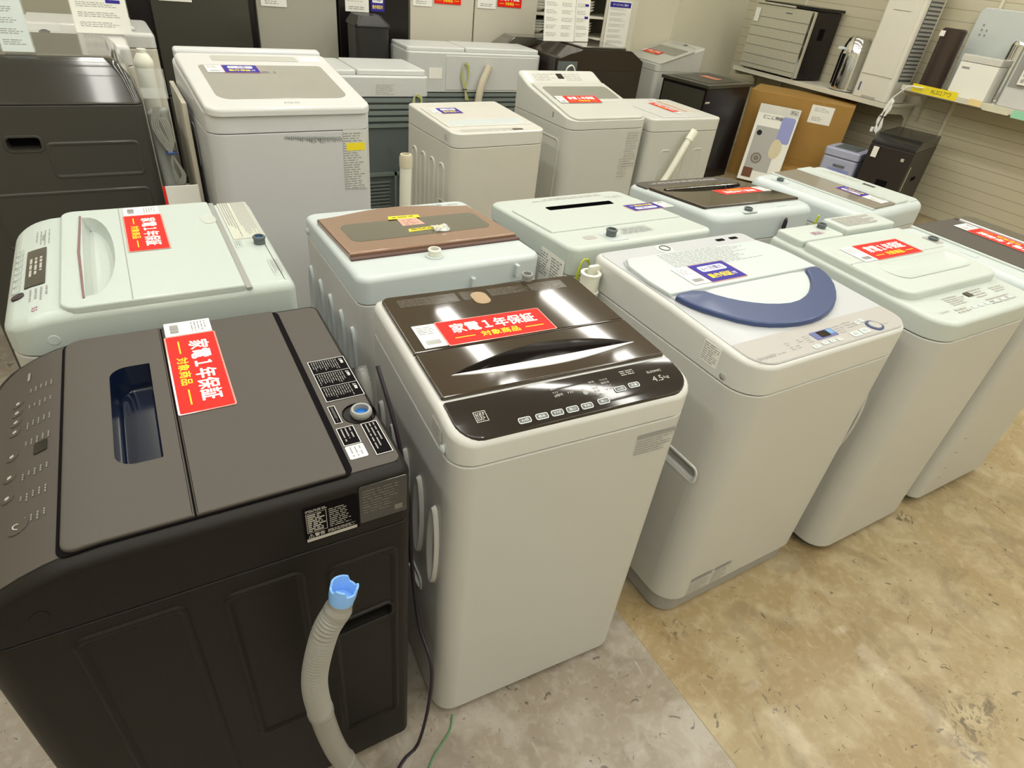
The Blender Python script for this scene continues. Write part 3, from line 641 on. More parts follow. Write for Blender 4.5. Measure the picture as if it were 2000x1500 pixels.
b = bmesh.new(); micro(b, -.04, .036, .04, .048, 1, r2, .0019, .4); micro(b, -.02, -.025, .035, .02, 4, r2, .0012, .2); obj('printed_text', b, INKK, nt, 0)
nt = note('yellow tape strip with crumpled clear film on the copper lid', T6 @ Matrix.Translation((.265, .283, s6(.265, .283) + .017)) @ Matrix.Rotation(R(180), 4, 'Z'),
     [('yellow_strip', [(-.062, -.013), (.056, -.006), (.058, .012), (-.056, .008)], YEL, 0)], name='price_tape')
b = bmesh.new(); micro(b, -.05, -.006, .05, .007, 2, r2, .0012, .5); obj('printed_text', b, INKK, nt, 0)
fb = bmesh.new(); n = 7
g = [[fb.verts.new((.015 + i * .008, -.045 + j * .008, .002 + r2.random() * .010)) for j in range(n)] for i in range(n)]
for i in range(n - 1):
    for j in range(n - 1): fb.faces.new((g[i][j], g[i + 1][j], g[i + 1][j + 1], g[i][j + 1]))
obj('crumpled_film', fb, PLBAG, nt, 0)

# ---- white machine with narrow slot, back to us
def s7(x, y): return .899 + .042 * y / .53
W7, D7 = .588, .53
M7, b7, c7 = washer('white washing machine with a narrow dark lid slot, back turned to us', (1.653, 1.884), 180.4, W7, D7, .848, .941, s7, WH, GREEN, .05, .03, base=.03, rt=.016)
l7 = obj('lid', sheet(rr(.02, .11, .568, .384, [.04, .04, .004, .004]), s7, 0, .005, .003), GREEN, M7)
sl = rr(.155, .148, .438, .180, .004); cut(l7, prism(sl, .88, 1.0)); cut(c7, prism(off(sl, -.001), .885, 1.0)); obj('handle_slot', bowl(sl, s7(0, .164) + .0055, .03, .002), GAP, M7)
obj('inlet_well', sheet(smoothpoly(rr(.36, .435, .43, .515, .006), 1), s7, .0, .0012), COOL, M7); inlet(M7, .402, .470, .938, .0165, GREYD, GREYD, .022)
def _c7(b, z): ring4(b, 0, 0, .15, .055, .001, z); micro(b, .004, .004, .146, .051, 6, random.Random(41), z, .5)
decal('caution_label', M7, Matrix.Translation((.222, .420, s7(0, .45) + .0006)) @ tilt(s7, 0, .4), None, .15, .055, prints=[(INKG, _c7)])
obj('oval_badge', sheet(smoothpoly(rr(.455, .445, .50, .475, .01), 2), s7, 0, .001), GREYL, M7, 0)
b = bmesh.new(); micro(b, .12, .03, .46, .06, 2, r2, 0, .5); quad(b, .30, .036, .32, .05); micro(b, .05, .07, .13, .10, 2, r2, 0, .4); obj('panel_text', on(s7, .0008)(b), INKL, M7, 0)
def _r7(b, z): micro(b, .0, .03, .05, .11, 9, random.Random(42), z, .5); micro(b, .06, .0, .12, .11, 12, random.Random(43), z, .45)
decal('rating_label', M7, face('right', W7, D7) @ Matrix.Translation((.37, .765, .001)), PAPER, .13, .12, prints=[(INKG, _r7)])
sign(M7, s7, .075, .250, .0058, 'blue guarantee card on the white machine with the narrow slot', 'blue', .135, .068, tagside='l', tw=.05)
ew = thing('earth_wire_coil', 'coiled yellow-green earth wire at back of the machine with the narrow slot', 'wire', (1.100, 1.325, .805))
for k in range(3): obj('wire_loop', tube([(.0 + k * .004, 0, .11), (.022, .004, .085), (.028 - k * .003, 0, .03), (.012, 0, -.02), (-.012, .004, .0), (-.024 + k * .003, 0, .05), (-.014, 0, .1), (0, .003, .11)], .0028, .01, 6), WIREG, ew)

# ---- dark brown lidded machine, back to us
def s8(x, y): return .866 + .046 * min(1, y / .45)
W8, D8 = .571, .539
M8, b8, c8 = washer('white washing machine with dark brown lid and lens-shaped handle, back to us', (2.406, 2.019), 178.6, W8, D8, .80, .912, s8, WH, COOL, .05, .05, (.1, .45), base=.03, rt=.03)
obj('control_panel', sheet(rr(.015, .012, .556, .118, [.05, .05, .002, .002], 6), s8, -.004, .004, .002), BLKT, M8)
l8 = obj('lid', sheet(rr(.018, .122, .553, .455, .01), s8, -.004, .009, .004, (.45,)), BRN, M8)
ls = [(.09, .180), (.52, .180)] + [(.305 + .215 * math.cos(math.pi * i / 12), .182 + .068 * math.sin(math.pi * i / 12) ** .9) for i in range(1, 12)]
cut(l8, prism(ls, .85, 1.0)); cut(c8, prism(off(ls, -.001), .86, 1.0)); obj('handle_well', bowl(ls, s8(0, .21) + .0095, .03, .014), BRNP, M8)
obj('handle_trim', sheet([(.10, .182), (.51, .182), (.515, .186), (.095, .186)], s8, .006, .0115, .002), CHROME, M8)
obj('inlet_recess', sheet(smoothpoly(rr(.335, .485, .415, .528, .012), 2), lambda x, y: .9095, 0, .003), COOL, M8); inlet(M8, .372, .505, .905, .015, GREYD, GREYD, .018)
obj('button', sheet(rr(.15, .495, .20, .503, .002), lambda x, y: .912, 0, .002), COOL, M8)
b = bmesh.new(); micro(b, .10, .04, .50, .07, 2, r2, 0, .5); obj('panel_text', on(s8, .0045)(b), INKL, M8, 0)
sign(M8, s8, .205, .290, .0098, 'red one-year warranty card on the dark brown lid, upside down', w=.225, h=.075, tw=.05)
tag(obj('cord_clip', tube([(2.2, 1.475, .80), (2.2, 1.465, .85), (2.2, 1.47, .88), (2.205, 1.475, .84)], .006, .01, 8), CORD), 'short black cord loop at the back of the dark brown lidded machine', 'cord')
tag(obj('earth_wire', tube([(2.38, 1.47, .78), (2.383, 1.46, .85), (2.39, 1.46, .88), (2.395, 1.465, .82)], .004, .01, 6), WIREG), 'yellow-green wire stub behind the raised-lid machine', 'wire')

# ---- machine turned right, with grey lid
W9, D9 = .569, .573
s9 = flat(.896)
M9, b9, c9 = washer('white washing machine with grey glass lid strip turned right, furthest back of the second row', (3.113, 1.415), 95.3, W9, D9, .80, .896, None, WH, COOL, .05, .05, base=.03, rt=.034)
obj('rear_lid', sheet(rr(.035, .235, .545, .425, .01), s9, 0, .007, .004), mat('grey_lid_glass', (.17, .15, .125), .12, coat=.6), M9)
obj('lid_hinge_strip', sheet(rr(.03, .428, .55, .442, .003), s9, 0, .006, .002), GREEN, M9)
obj('front_lid', sheet(rr(.035, .118, .545, .232, [.012, .012, .002, .002]), s9, 0, .010, .005), GREEN, M9)
k = obj('scoop_line', sheet(rr(.10, .205, .48, .213, .003), s9, .0095, .0112), COOL, M9)
obj('control_panel', sheet(rr(.03, .02, .54, .11, [.03, .03, .004, .004]), s9, 0, .002, .001), GREEN, M9); obj('display', sheet(rr(.22, .060, .28, .085, .002), s9, .001, .003), DISP, M9)
obj('panel_text', on(s9, .0025)(micro(bmesh.new(), .30, .05, .50, .09, 3, r2, 0, .4)), INKL, M9, 0)
obj('inlet_recess', sheet(smoothpoly(rr(.41, .485, .49, .53, .012), 2), s9, -.002, .003), COOL, M9); inlet(M9, .45, .508, .892, .015, GREYD, GREYD, .018)
obj('button', sheet(rr(.26, .50, .32, .52, .004), lambda x, y: .894, 0, .004, .002), COOL, M9)
obj('screw_cap', lathe([(.007, 0), (.007, .003), (.003, .004)], 14, face('left', W9, D9) @ Matrix.Translation((-.44, .77, 0))), GREYD, M9)
sign(M9, s9, .215, .29, .0078, 'blue guarantee card with tag on the grey glass lid', 'blue', .125, .07, ang=0, tagside='l', tw=.09)

# ================================================================== THIRD ROW
# ---- large white machine with big tinted glass lid, facing us
def sA(x, y): return 1.066 + .145 * y
WA, DA = .61, .63
MA, bA, cA = washer('large white washing machine with a big slanted tinted glass lid', (.251, 2.468), 2.3, WA, DA, .998, 1.17, sA, mat('enamel_white', (.53, .54, .545), .3, noise=.02), mat('cover_white', (.57, .585, .59), .28, coat=.2), .06, .03, (.3,), rt=.03, base=.03)
la = obj('lid', sheet(rr(.004, -.012, .606, .572, [.05, .05, .03, .03], 6), sA, -.004, .022, .012), mat('lid_white', (.58, .585, .575), .3, coat=.2), MA)
gl = rr(.065, .075, .545, .425, [.05, .05, .02, .02], 6)
cut(la, prism(gl, 1.0, 1.4)) if False else None
obj('glass_window', sheet(gl, sA, .0215, .0235, .001), GLASSG, MA)
obj('pull_recess', sheet(rr(.13, .475, .47, .535, [.004, .004, .015, .015]), sA, .0215, .0232), mat('recess_grey', (.42, .43, .38), .4), MA)
obj('rear_panel', sheet(rr(.01, .578, .60, .625, .012), sA, -.004, .03, .012), _m['cover_white'], MA)
b = bmesh.new(); text(b, 'AQUA', .31, .035, .06, .018, 0, .01); obj('brand_print', on(sA, .0224)(b), INKG, MA, 0)
b = bmesh.new(); micro(b, .12, .33, .18, .36, 1, r2, 0, .8); micro(b, .22, .33, .36, .36, 1, r2, 0, .8); obj('glass_text', on(sA, .0238)(b), mat('ink_mid', (.17, .17, .16), .5), MA, 0)
obj('corner_sticker', sheet(rr(.485, .485, .565, .53, .002), sA, .0215, .0226), PAPER, MA, 0)
def _en(b, z): micro(b, 0, 0, .085, .225, 24, random.Random(51), z, .45)
decal('energy_label', MA, face('front') @ Matrix.Translation((.485, .765, .001)), mat('paper_grey', (.56, .57, .54), .5), .095, .235, prints=[(INKG, _en), (YEL, lambda b, z: quad(b, .012, .155, .088, .185, z))])
b = bmesh.new()
for i in range(26):
    x = .26 + i * .0085; w_ = .008 + .014 * math.sin(i / 25 * math.pi) * r2.random(); b.faces.new([b.verts.new(p) for p in ((x, .985 - .001 * i * .3, .001), (x + .011, .982 - .0008 * i, .001), (x + .009, .982 - w_ - .0008 * i, .001), (x - .003, .983 - w_, .001))])
b.transform(face('front')); obj('peeled_foil', b, CHROME, MA, 0)
obj('side_filter', sheet(rr(-.36, .80, -.30, .96, .01), None, 0, .003, .001, M=face('left')), GREYL, MA)
sign(MA, sA, .215, .375, .0245, 'blue six-month guarantee card on the tinted glass lid of the large machine', 'blue', .13, .08, tw=.06)
# cardboard sleeve at the left of the large machine
tag(obj('cardboard_sheet', rbox(.205, 2.72, .0, .222, 3.12, 1.05, .003), mat('board_cream', (.56, .52, .42), .6)), 'pale board standing against the left side of the large white machine', 'board')

# ---- twin tub seen from behind
def twin(label, x0, y0, w, d, H, lab_side=True, ribz=.86):
    TWH = mat('twin_tub_white', (.55, .565, .55), .36, coat=.1)
    t = thing('twin_tub_washing_machine', label, 'washing machine', (x0 + w, y0 + d, 0), 180)
    out = rr(0, 0, w, d, .03)
    obj('body', prism(rr(.01, .01, w - .01, d - .012, .03), .03, ribz, .004, .01), GREYD, t)
    obj('top_cover', prism(out, ribz + .001, H - .03, .01, .004), TWH, t)
    obj('lid', prism(rr(.006, .01, w * .58, d - .03, .02), H - .029, H, .01, .002), TWH, t); obj('spin_lid', prism(rr(w * .58 + .004, .01, w - .006, d - .03, .02), H - .029, H - .004, .01, .002), TWH, t)
    B = face('back', w, d)
    for i in range(4): obj('vent_slat', sheet(rr(-w + .02, ribz - .03 - i * .035, -.02, ribz - .008 - i * .035, .003), None, -.012, .004, .002, M=B), GREYG, t)
    bm = bmesh.new()
    for a in ((-w + .02, .12, -w + .04, ribz - .15), (-.04, .12, -.02, ribz - .15), (-w + .02, .40, -.02, .42), (-w + .02, ribz - .17, -.02, ribz - .15), (-w * .62, .12, -w * .60, .42), (-w * .3, .12, -w * .28, .42), (-w * .8, .12, -w * .2, .14)): box(bm, a[0], a[1], -.012, a[2], a[3], .002)
    for k in range(9): box(bm, -w * .58, .18 + k * .022, -.012, -w * .34, .188 + k * .022, -.002)
    bm.transform(B); obj('rear_frame', bm, GREYG, t, 0)
    b = bmesh.new(); micro(b, -w * .45, H - .13, -w * .28, H - .07, 6, r2, .001, .4); b.transform(B); obj('rating_text', b, INKL, t, 0)
    return t, B
t, B = twin('white twin-tub washing machine seen from behind, right of the large glass-lidded machine', .90, 3.72, .74, .42, 1.0)
t, B2 = twin('white twin-tub washing machine far behind, back with a looped green wire and a hose', 1.80, 4.45, 1.09, .36, 1.03, ribz=.74)
obj('rear_panel', sheet(rr(-.80, .755, -.03, .98, .008), None, 0, .004, .003, M=B2), mat('twin_tub_white', (1, 1, 1)), t); obj('paper_label', sheet(rr(-.93, .83, -.83, .90, .002), None, 0, .002, M=B2), PAPER, t, 0)
def wireloop(o, label, s=1.0):
    e = thing('earth_wire_loop', label, 'wire', o)
    for k in range(4): obj('wire_loop', tube([(-.004 + k * .003, 0, -.06 * s), (-.03 + .004 * k, .003, .04 * s), (-.018, .0, .12 * s), (.004, .002, .135 * s - k * .006), (.026 - .003 * k, 0, .1 * s), (.024, .002, .03 * s), (.004, 0, -.04 * s), (.01 + k * .008, 0, -.12 * s)], .0045, .02, 6), WIREG if k % 2 else CORDG, e)
    obj('tie', tube([(-.012, -.008, -.045 * s), (.012, -.008, -.045 * s), (.012, .008, -.045 * s), (-.012, .008, -.045 * s), (-.012, -.008, -.045 * s)], .003, .01, 6, smoothp=False), CORD, e); return e
wireloop((2.24, 4.43, .81), 'looped green and yellow wire hanging on the far twin-tub machine', 1.0)
wireloop((1.56, 3.70, .80), 'looped green and yellow wire at the corner of the nearer twin-tub machine', .6)
tag(obj('drain_hose', tube([(2.42, 4.405, .93), (2.40, 4.405, .88), (2.36, 4.405, .78), (2.34, 4.405, .60), (2.34, 4.405, .01)], .026, .02, 12, rib=.002), mat('hose_cream', (.58, .53, .40), .5)), 'cream hose standing against the far twin-tub machine', 'hose')

# ---- plain white machine facing us
def sB(x, y): return .885 + .055 * y
WB, DB = .555, .53
MB_, bB, cB = washer('plain cream white washing machine facing us in the third row', (1.374, 2.802), 3.1, WB, DB, .815, .914, sB, mat('steel_cream', (.56, .545, .475), .35), mat('cover_cream', (.60, .59, .54), .25, coat=.4), .05, .02, rt=.010)
for q in cB.data.vertices: pass
obj('lid', sheet(rr(.02, .10, .535, .42, .012), sB, 0, .006, .004), mat('cover_cream', (1, 1, 1)), MB_)
obj('lid_trough', sheet(smoothpoly(rr(.05, .112, .50, .19, .02), 1), sB, .0055, .0075, .002), COOL, MB_)
b = bmesh.new(); micro(b, .06, .02, .48, .06, 3, r2, 0, .3); obj('panel_text', on(sB, .0008)(b), INKL, MB_, 0)
obj('display', sheet(rr(.36, .022, .42, .042, .001), sB, 0, .002), DISP, MB_)
for x in (.20, .24, .28, .32): obj('button', sheet(rr(x - .01, .018, x + .01, .028, .003), sB, 0, .002), COOL, MB_)
for i in range(4): rib_panel(MB_, WB, DB, 'left', -(.155 + .105 * i), .12, -(.085 + .105 * i), .72, _m['steel_cream'], .035, .006, 'side_rib')
grip(MB_, bB, WB, DB, 'left', -.14, .47, -.04, .52, _m['cover_cream'], GREYL, .025)
b = bmesh.new(); micro(b, -.10, .835, -.06, .865, 3, r2, .001, .4); b.transform(face('left')); obj('model_text', b, INKG, MB_, 0)
sign(MB_, sB, .155, .345, .0068, 'blue guarantee card on the plain cream white machine', 'blue', .12, .09, tw=.045)
hs = thing('drain_hose', 'white upright drain hose left of the plain cream machine', 'hose', (1.105, 2.76, 0))
obj('tube_body', tube([(0, 0, .02), (-.002, 0, .3), (0, 0, .6), (.003, 0, .76)], .028, .02, 16), HOSEW, hs); obj('cuff', lathe([(.022, .755), (.03, .757), (.031, .80), (.026, .815), (.018, .816), (.018, .79)], 20, Matrix.Translation((.003, 0, 0))), mat('cuff_cream', (.62, .57, .42), .5), hs)

# ---- white machine with slanted panel and glass lid, facing us
def sC(x, y): return .903 + .215 * min(y, .46) + (y - .46) * .42 * (y > .46)
WC, DC = .582, .60
MC, bC, cC = washer('white washing machine with raised slanted control panel and glass lid, third row', (2.137, 2.918), 1.7, WC, DC, .853, 1.06, sC, mat('steel_ivory', (.50, .505, .46), .35), mat('cover_ivory', (.55, .555, .51), .3, coat=.2), .06, .03, (.12, .3, .46, .52), rt=.02)
obj('lid', sheet(rr(.02, .004, .565, .455, [.05, .05, .01, .01], 6), sC, -.004, .012, .007, (.12, .3)), mat('lid_ivory', (.51, .515, .465), .3, coat=.2), MC)
obj('glass_window', sheet(rr(.05, .235, .535, .40, [.015, .015, .03, .03]), sC, .0115, .0132, .001), mat('lid_glass_green', (.20, .21, .18), .1, coat=.7), MC)
obj('hand_hold', sheet(rr(.12, .20, .50, .212, .004), sC, .0115, .015, .001), WHC, MC)
b = bmesh.new(); micro(b, .08, .49, .24, .56, 4, r2, 0, .45); micro(b, .31, .49, .44, .56, 4, r2, 0, .45); obj('panel_text', on(sC, .0008)(b), INKL, MC, 0)
obj('display', sheet(rr(.255, .51, .30, .555, .002), sC, 0, .002), DISP, MC); obj('corner_sticker', sheet(rr(.02, .475, .055, .575, .002), sC, 0, .0015), PAPER, MC, 0)
def _e2(b, z): micro(b, 0, .06, .10, .27, 14, random.Random(61), z, .35, (.4, 3)); micro(b, -.03, .0, .06, .12, 8, random.Random(62), z, .3)
decal('energy_label', MC, face('front') @ Matrix.Translation((.44, .565, .001)), None, .1, .27, prints=[(INKL, _e2)])
obj('side_slot', sheet(rr(-.175, .885, -.168, .915, .002), None, 0, .001, M=face('left')), GREYD, MC, 0)
rib_panel(MC, WC, DC, 'left', -.50, .25, -.08, .79, _m['steel_ivory'], .03, .004)
sign(MC, sC, .235, .225, .0155, 'red one-year warranty card over the glass lid of the machine with slanted panel', w=.24, h=.085, tw=.055)

# ---- white machine with a white hose on its side
WD, DD = .53, .59
oD = (2.75, 3.46)
MD, bD, cD = washer('white washing machine with white hose across its side, beside the black refrigerator', oD, -90, WD, DD, .825, .90, None, mat('steel_ivory', (1, 1, 1)), mat('cover_ivory', (1, 1, 1)), .04, .04, rt=.012)
obj('lid', sheet(rr(.02, .10, .51, .45, .015), flat(.90), 0, .008, .004), WHC, MD)
obj('lid_slot', sheet(rr(.08, .335, .42, .352, .006), flat(.90), .0075, .0092), GREYL, MD)
b = bmesh.new(); micro(b, .1, .47, .4, .49, 1, r2, 0, .6); micro(b, .1, .38, .42, .42, 2, r2, .0085, .4); obj('panel_text', on(flat(.90), .0008)(b), mat('ink_orange', (.65, .35, .1), .5), MD, 0)
b = bmesh.new()
for z, x, h_ in ((.77, .05, .05), (.735, .075, .008), (.70, .08, .008), (.68, .055, .006), (.64, .06, .012)): quad(b, x - .004, z, x + .004, z + h_, .001)
b.transform(Matrix.Translation((0, 0, 0)) @ face('front')); obj('side_marking', b, GREYD, MD, 0)
for i in range(3): rib_panel(MD, WD, DD, 'right', .12 + .14 * i, .12, .20 + .14 * i, .72, _m['steel_ivory'], .02, .004, 'side_rib')
sign(MD, flat(.90), .28, .30, .0098, 'red warranty card on the white machine beside the black refrigerator', w=.24, h=.055, tw=.04, tagside='r')
hs = thing('drain_hose', 'white drain hose slanting across the side of the machine by the black refrigerator', 'hose', (2.93, 2.87, .60))
obj('tube_body', tube([(.125, 0, .235), (.085, 0, .17), (.03, 0, .06), (-.03, 0, -.05), (-.10, 0, -.13), (-.17, .0, -.19), (-.26, 0, -.23)], .02, .015, 14), HOSEW, hs)
obj('cuff', tube([(.13, 0, .243), (.105, 0, .203), (.095, 0, .187)], .025, .01, 14), HOSEW, hs)
# ---- big dark machine at the left, side/back to us
def sE(x, y): return 1.19 - .25 * max(0, (.12 - y)) - 0.10 * (max(0, x - .60) / .06) ** 2 * .5
t = thing('washing_machine', 'dark charcoal machine at the far left edge, side turned to us with recessed handle', 'washing machine', (-.58, 2.70, 0), 0)
WE, DE = .66, .62
charc = mat('charcoal_steel', (.045, .043, .036), .38, coat=.1); charg = mat('charcoal_gloss', (.035, .034, .03), .12, coat=.6)
bE = obj('body', prism(rr(0, 0, WE, DE, .03), .03, 1.048, .004, .01), charc, t)
bm = bmesh.new(); loft(bm, [(rr(0, 0, WE, DE, .03), 1.051), (rr(0, .002, WE, DE, .03), 1.06), (rr(.0, .030, WE - .02, DE - .02, .03), 1.13), (rr(0, .045, WE - .045, DE - .03, .03), 1.17), (rr(0, .065, WE - .06, DE - .04, .03), 1.185), (rr(0, .10, WE - .08, DE - .06, .03), 1.19)]); obj('top_cover', bm, charg, t)
obj('base', prism(rr(.01, .01, WE - .01, DE - .01, .03), 0, .04), GREYD, t)
grip(t, bE, WE, DE, 'front', .225, .905, .32, .945, charc, GAP, .04)
rib_panel(t, WE, DE, 'front', .33, .80, .62, .93, charc, .02, .003); rib_panel(t, WE, DE, 'front', .12, .55, .62, .76, charc, .02, .003)
ac = thing('acrylic_tray', 'clear acrylic tray leaning at the right of the dark charcoal machine', 'tray', (.10, 2.78, 1.052))
obj('panel', rbox(-.015, 0, 0, .07, .16, .006, .002), ACRYL, ac); bm = bmesh.new(); box(bm, .064, 0, .0, .07, .16, .06); box(bm, -.015, 0, 0, .07, .005, .10); obj('wall', bm, ACRYL, ac, 0)
cb_ = thing('cord_bundle', 'grey power cord bundle tied with a blue band beside the charcoal machine', 'cord', (.125, 2.80, .85))
for k in range(4):
    o_ = .007 * k; obj('cord_loop', tube([(-.012 + o_, 0, .17), (-.03 + o_, .0, .10), (-.005 + o_, 0, .03), (.022, 0, -.02), (.05 - o_ * .5, 0, -.09), (.035 - o_, 0, -.125), (.012, 0, -.06), (.018, 0, 0), (.038 - o_, 0, .06), (.02 - o_, 0, .13)], .0036, .015, 7), CORDG, cb_)
obj('tie_band', tube([(.0, -.010, -.0), (.034, -.010, -.0), (.034, .012, -.0), (.0, .012, 0), (0, -.01, 0)], .004, .01, 6, smoothp=False), mat('band_blue', (.04, .10, .35), .5), cb_)
tag(obj('plastic_bag', (lambda b: b)(prism(smoothpoly([(-.0, 0), (.07, .0), (.075, .06), (.0, .07)], 2), .0, 1.0, .02, .02)), mat('bag_white_film', (.50, .52, .48), .2, coat=.6, noise=.4, nscale=12)), 'crumpled whitish plastic bag beside the charcoal machine', 'bag')
bagm = [k for k in C.objects if k.name.startswith('plastic_bag')][-1]; bagm.location = (.088, 2.84, 0)
for v in bagm.data.vertices: v.co.x += .012 * math.sin(v.co.z * 31 + v.co.y * 40) + .01 * (1.0 - v.co.z)
k = thing('paper_card', 'white card with a red edge standing left of the large glass-lidded machine', 'sign', (.085, 2.60, .0), 0)
obj('card', rbox(0, 0, 0, .115, .004, .785, .002), PAPER, k); obj('red_edge', rbox(-.008, -.001, 0, .0, .005, .785, .001), RED, k)

# ---- white appliances behind the charcoal machine
t = thing('washing_machine', 'cream white machine with clear lid behind the charcoal machine, far left', 'washing machine', (-1.0, 3.42, 0))
obj('body', prism(rr(0, 0, 1.10, .55, .03), .0, 1.05, .01), FRW, t); obj('top_cover', prism(rr(0, 0, 1.10, .55, .03), 1.053, 1.13, .02), WHC, t)
obj('clear_lid', rbox(.50, .03, 1.131, .86, .35, 1.165, .01), ACRYL, t); obj('lid', rbox(.06, .05, 1.131, .48, .45, 1.150, .008), PAPERC, t); obj('inlet_cap', lathe([(.02, 1.13), (.02, 1.16), (.01, 1.165)], 14, Matrix.Translation((.80, .10, 0))), INKK, t)
t = thing('washing_machine', 'cream machine with a low top cover beside the dark refrigerator, far left', 'washing machine', (-.36, 4.02, 0))
obj('body', prism(rr(0, 0, .60, .5, .03), 0, 1.03, .01), FRW, t); obj('top_cover', prism(rr(0, 0, .60, .5, .03), 1.033, 1.10, .02), WHC, t); obj('lid', rbox(.05, .06, 1.101, .52, .42, 1.12, .01), WHC, t)
# bottles / detergent-like white bottle between
tag(obj('inlet_pipe', lathe([(.034, 0), (.034, 1.06), (.038, 1.07), (.038, 1.09), (.024, 1.115), (.018, 1.12), (.018, 1.135)], 18, Matrix.Translation((.135, 3.32, .0))), HOSEW), 'white upright pipe with a narrow spout beside the cream machine with clear lid', 'pipe')
bpy.context.view_layer.update()

# ---- acrylic poster stands
def poster(label, x, y, z, w, h, rz, cols=1, head=None, cool=False, lean=8, foot=True, blue=0):
    t = thing('poster_stand', label, 'sign', (x, y, z), rz)
    Lr = Matrix.Rotation(R(90 - lean), 4, 'X')
    if foot:
        bm = prism(rr(-w / 2, 0, w / 2, .10, .004), 0, .003); obj('stand_foot', bm, ACRYL, t)
    obj('stand_back', sheet(rr(-w / 2 - .004, 0, w / 2 + .004, h + .004, .004), None, -.003, -.0005, M=Lr), ACRYL, t)
    p = obj('poster', sheet(rr(-w / 2, .002, w / 2, h, .002), None, 0, .0008, M=Lr), PAPERC if cool else PAPER, t, 0)
    b = bmesh.new(); q = random.Random(int(x * 977) & 255); cw = w / cols
    for c in range(cols):
        x0 = -w / 2 + c * cw + cw * .1
        for i in range(7): micro(b, x0, h * (.08 + i * .12), x0 + cw * .75, h * (.08 + i * .12) + h * .07, 3, q, .0015, .3)
    b.transform(Lr); obj('printed_text', b, INKG, p, 0)
    if blue:
        b = bmesh.new()
        for i in range(blue): quad(b, w * .14, h * (.78 - i * .2), w * .40, h * (.82 - i * .2), .0018)
        b.transform(Lr); obj('blue_heading', b, SBLUE, p, 0)
    if head:
        b = bmesh.new(); quad(b, -w * .45, h * .86, w * .45, h * .97, .0018); b.transform(Lr); q = obj('blue_heading', b, SBLUE, p, 0)
        b = text(bmesh.new(), head, 0, h * .915, w * .66, h * .045, .0022, .01); b.transform(Lr); obj('lettering', b, INKW, q, 0)
    return t
poster('pale blue-tinted poster in a clear stand on the charcoal machine, far left', -.245, 2.78, 1.195, .085, .26, 0, cool=True)
poster('white price poster with blue headings standing behind the charcoal machine', .02, 3.66, 1.138, .215, .32, 0, blue=3)
poster('white two-column poster in clear stand on the big dark brown machine, left one', 3.10, 4.55, 1.09, .30, .42, 4, cols=2)
poster('narrow white poster with blue headings on the big dark brown machine', 3.35, 4.60, 1.09, .145, .42, 4, blue=3)
poster('white service poster with blue header on the end board of the plate rack', 4.20, 5.225, .985, .27, .375, 0, head='サービスのご案内', foot=False, lean=1)

# ---- big dark brown machine (back), bevelled clear-topped
t = thing('washing_machine', 'big glossy dark brown machine with slanted top corners, side to us, below the posters', 'washing machine', (2.93, 4.30, 0), 0)
DBR = mat('dark_maroon_steel', (.016, .008, .006), .22, coat=.4)
prof = [(0, .0), (.86, .0), (.86, 1.0), (.72, 1.075), (.24, 1.075), (.06, 1.01), (0, 1.01)]
bm = bmesh.new(); loft(bm, [(prof, 0), (prof, .50)]); bmesh.ops.bevel(bm, geom=[e for e in bm.edges], offset=.006, segments=2, affect='EDGES')
bm.transform(Matrix(((1, 0, 0, 0), (0, 0, 1, 0), (0, 1, 0, 0), (0, 0, 0, 1)))); bmesh.ops.recalc_face_normals(bm, faces=bm.faces); obj('body', bm, DBR, t)
obj('lid', rbox(.26, .05, 1.076, .70, .46, 1.088, .005), GLASSD, t); obj('side_panel', rbox(.30, -.006, .2, .80, .0, .93, .003), mat('dark_maroon_gloss', (.009, .005, .005), .1, coat=.5), t)
hk = obj('handle_recess', rbox(.02, -.004, .86, .20, .001, .99, .002), GREYD, t); obj('wire_loop', tube([(.09, -.01, .90), (.10, -.02, .95), (.14, -.02, .965), (.17, -.02, .93), (.165, -.015, .87)], .006, .01, 8), CORDW, t)
bm = bmesh.new(); loft(bm, [(rr(-.20, .53, .80, .74, .02), 0), (rr(-.20, .53, .80, .74, .02), .985), (rr(-.06, .54, .78, .73, .02), 1.075)]); obj('rear_hood', bm, GLASSD, t)

# ---- white washing machine by the corner
def sG(x, y): return .862 + .28 * y
tG, bG, cG = washer('white washing machine with tinted window lid in the far corner, turned towards the left', (4.70, 5.64), -90, .53, .60, .80, 1.03, sG, mat('steel_ivory', (1, 1, 1)), mat('cover_ivory', (1, 1, 1)), .05, .02, rt=.02)
obj('lid', sheet(rr(.02, .01, .54, .45, [.05, .05, .01, .01]), sG, 0, .012, .006), mat('lid_ivory', (1, 1, 1)), tG)
obj('glass_window', sheet(rr(.06, .22, .50, .40, .02), sG, .0115, .013), mat('lid_glass_green', (1, 1, 1)), tG)
obj('display', sheet(rr(.26, .53, .31, .56, .002), sG, 0, .002), DISP, tG)
obj('panel_text', on(sG, .001)(micro(bmesh.new(), .08, .50, .48, .57, 3, r2, 0, .35)), INKL, tG, 0)
decal('energy_label', tG, face('front') @ Matrix.Translation((.05, .55, .001)), None, .2, .34, prints=[(INKL, lambda b, z: micro(b, 0, 0, .17, .34, 18, random.Random(71), z, .35))])
sign(tG, sG, .20, .20, .0155, 'red warranty card on the white machine in the far corner', w=.24, h=.08, tw=.04)

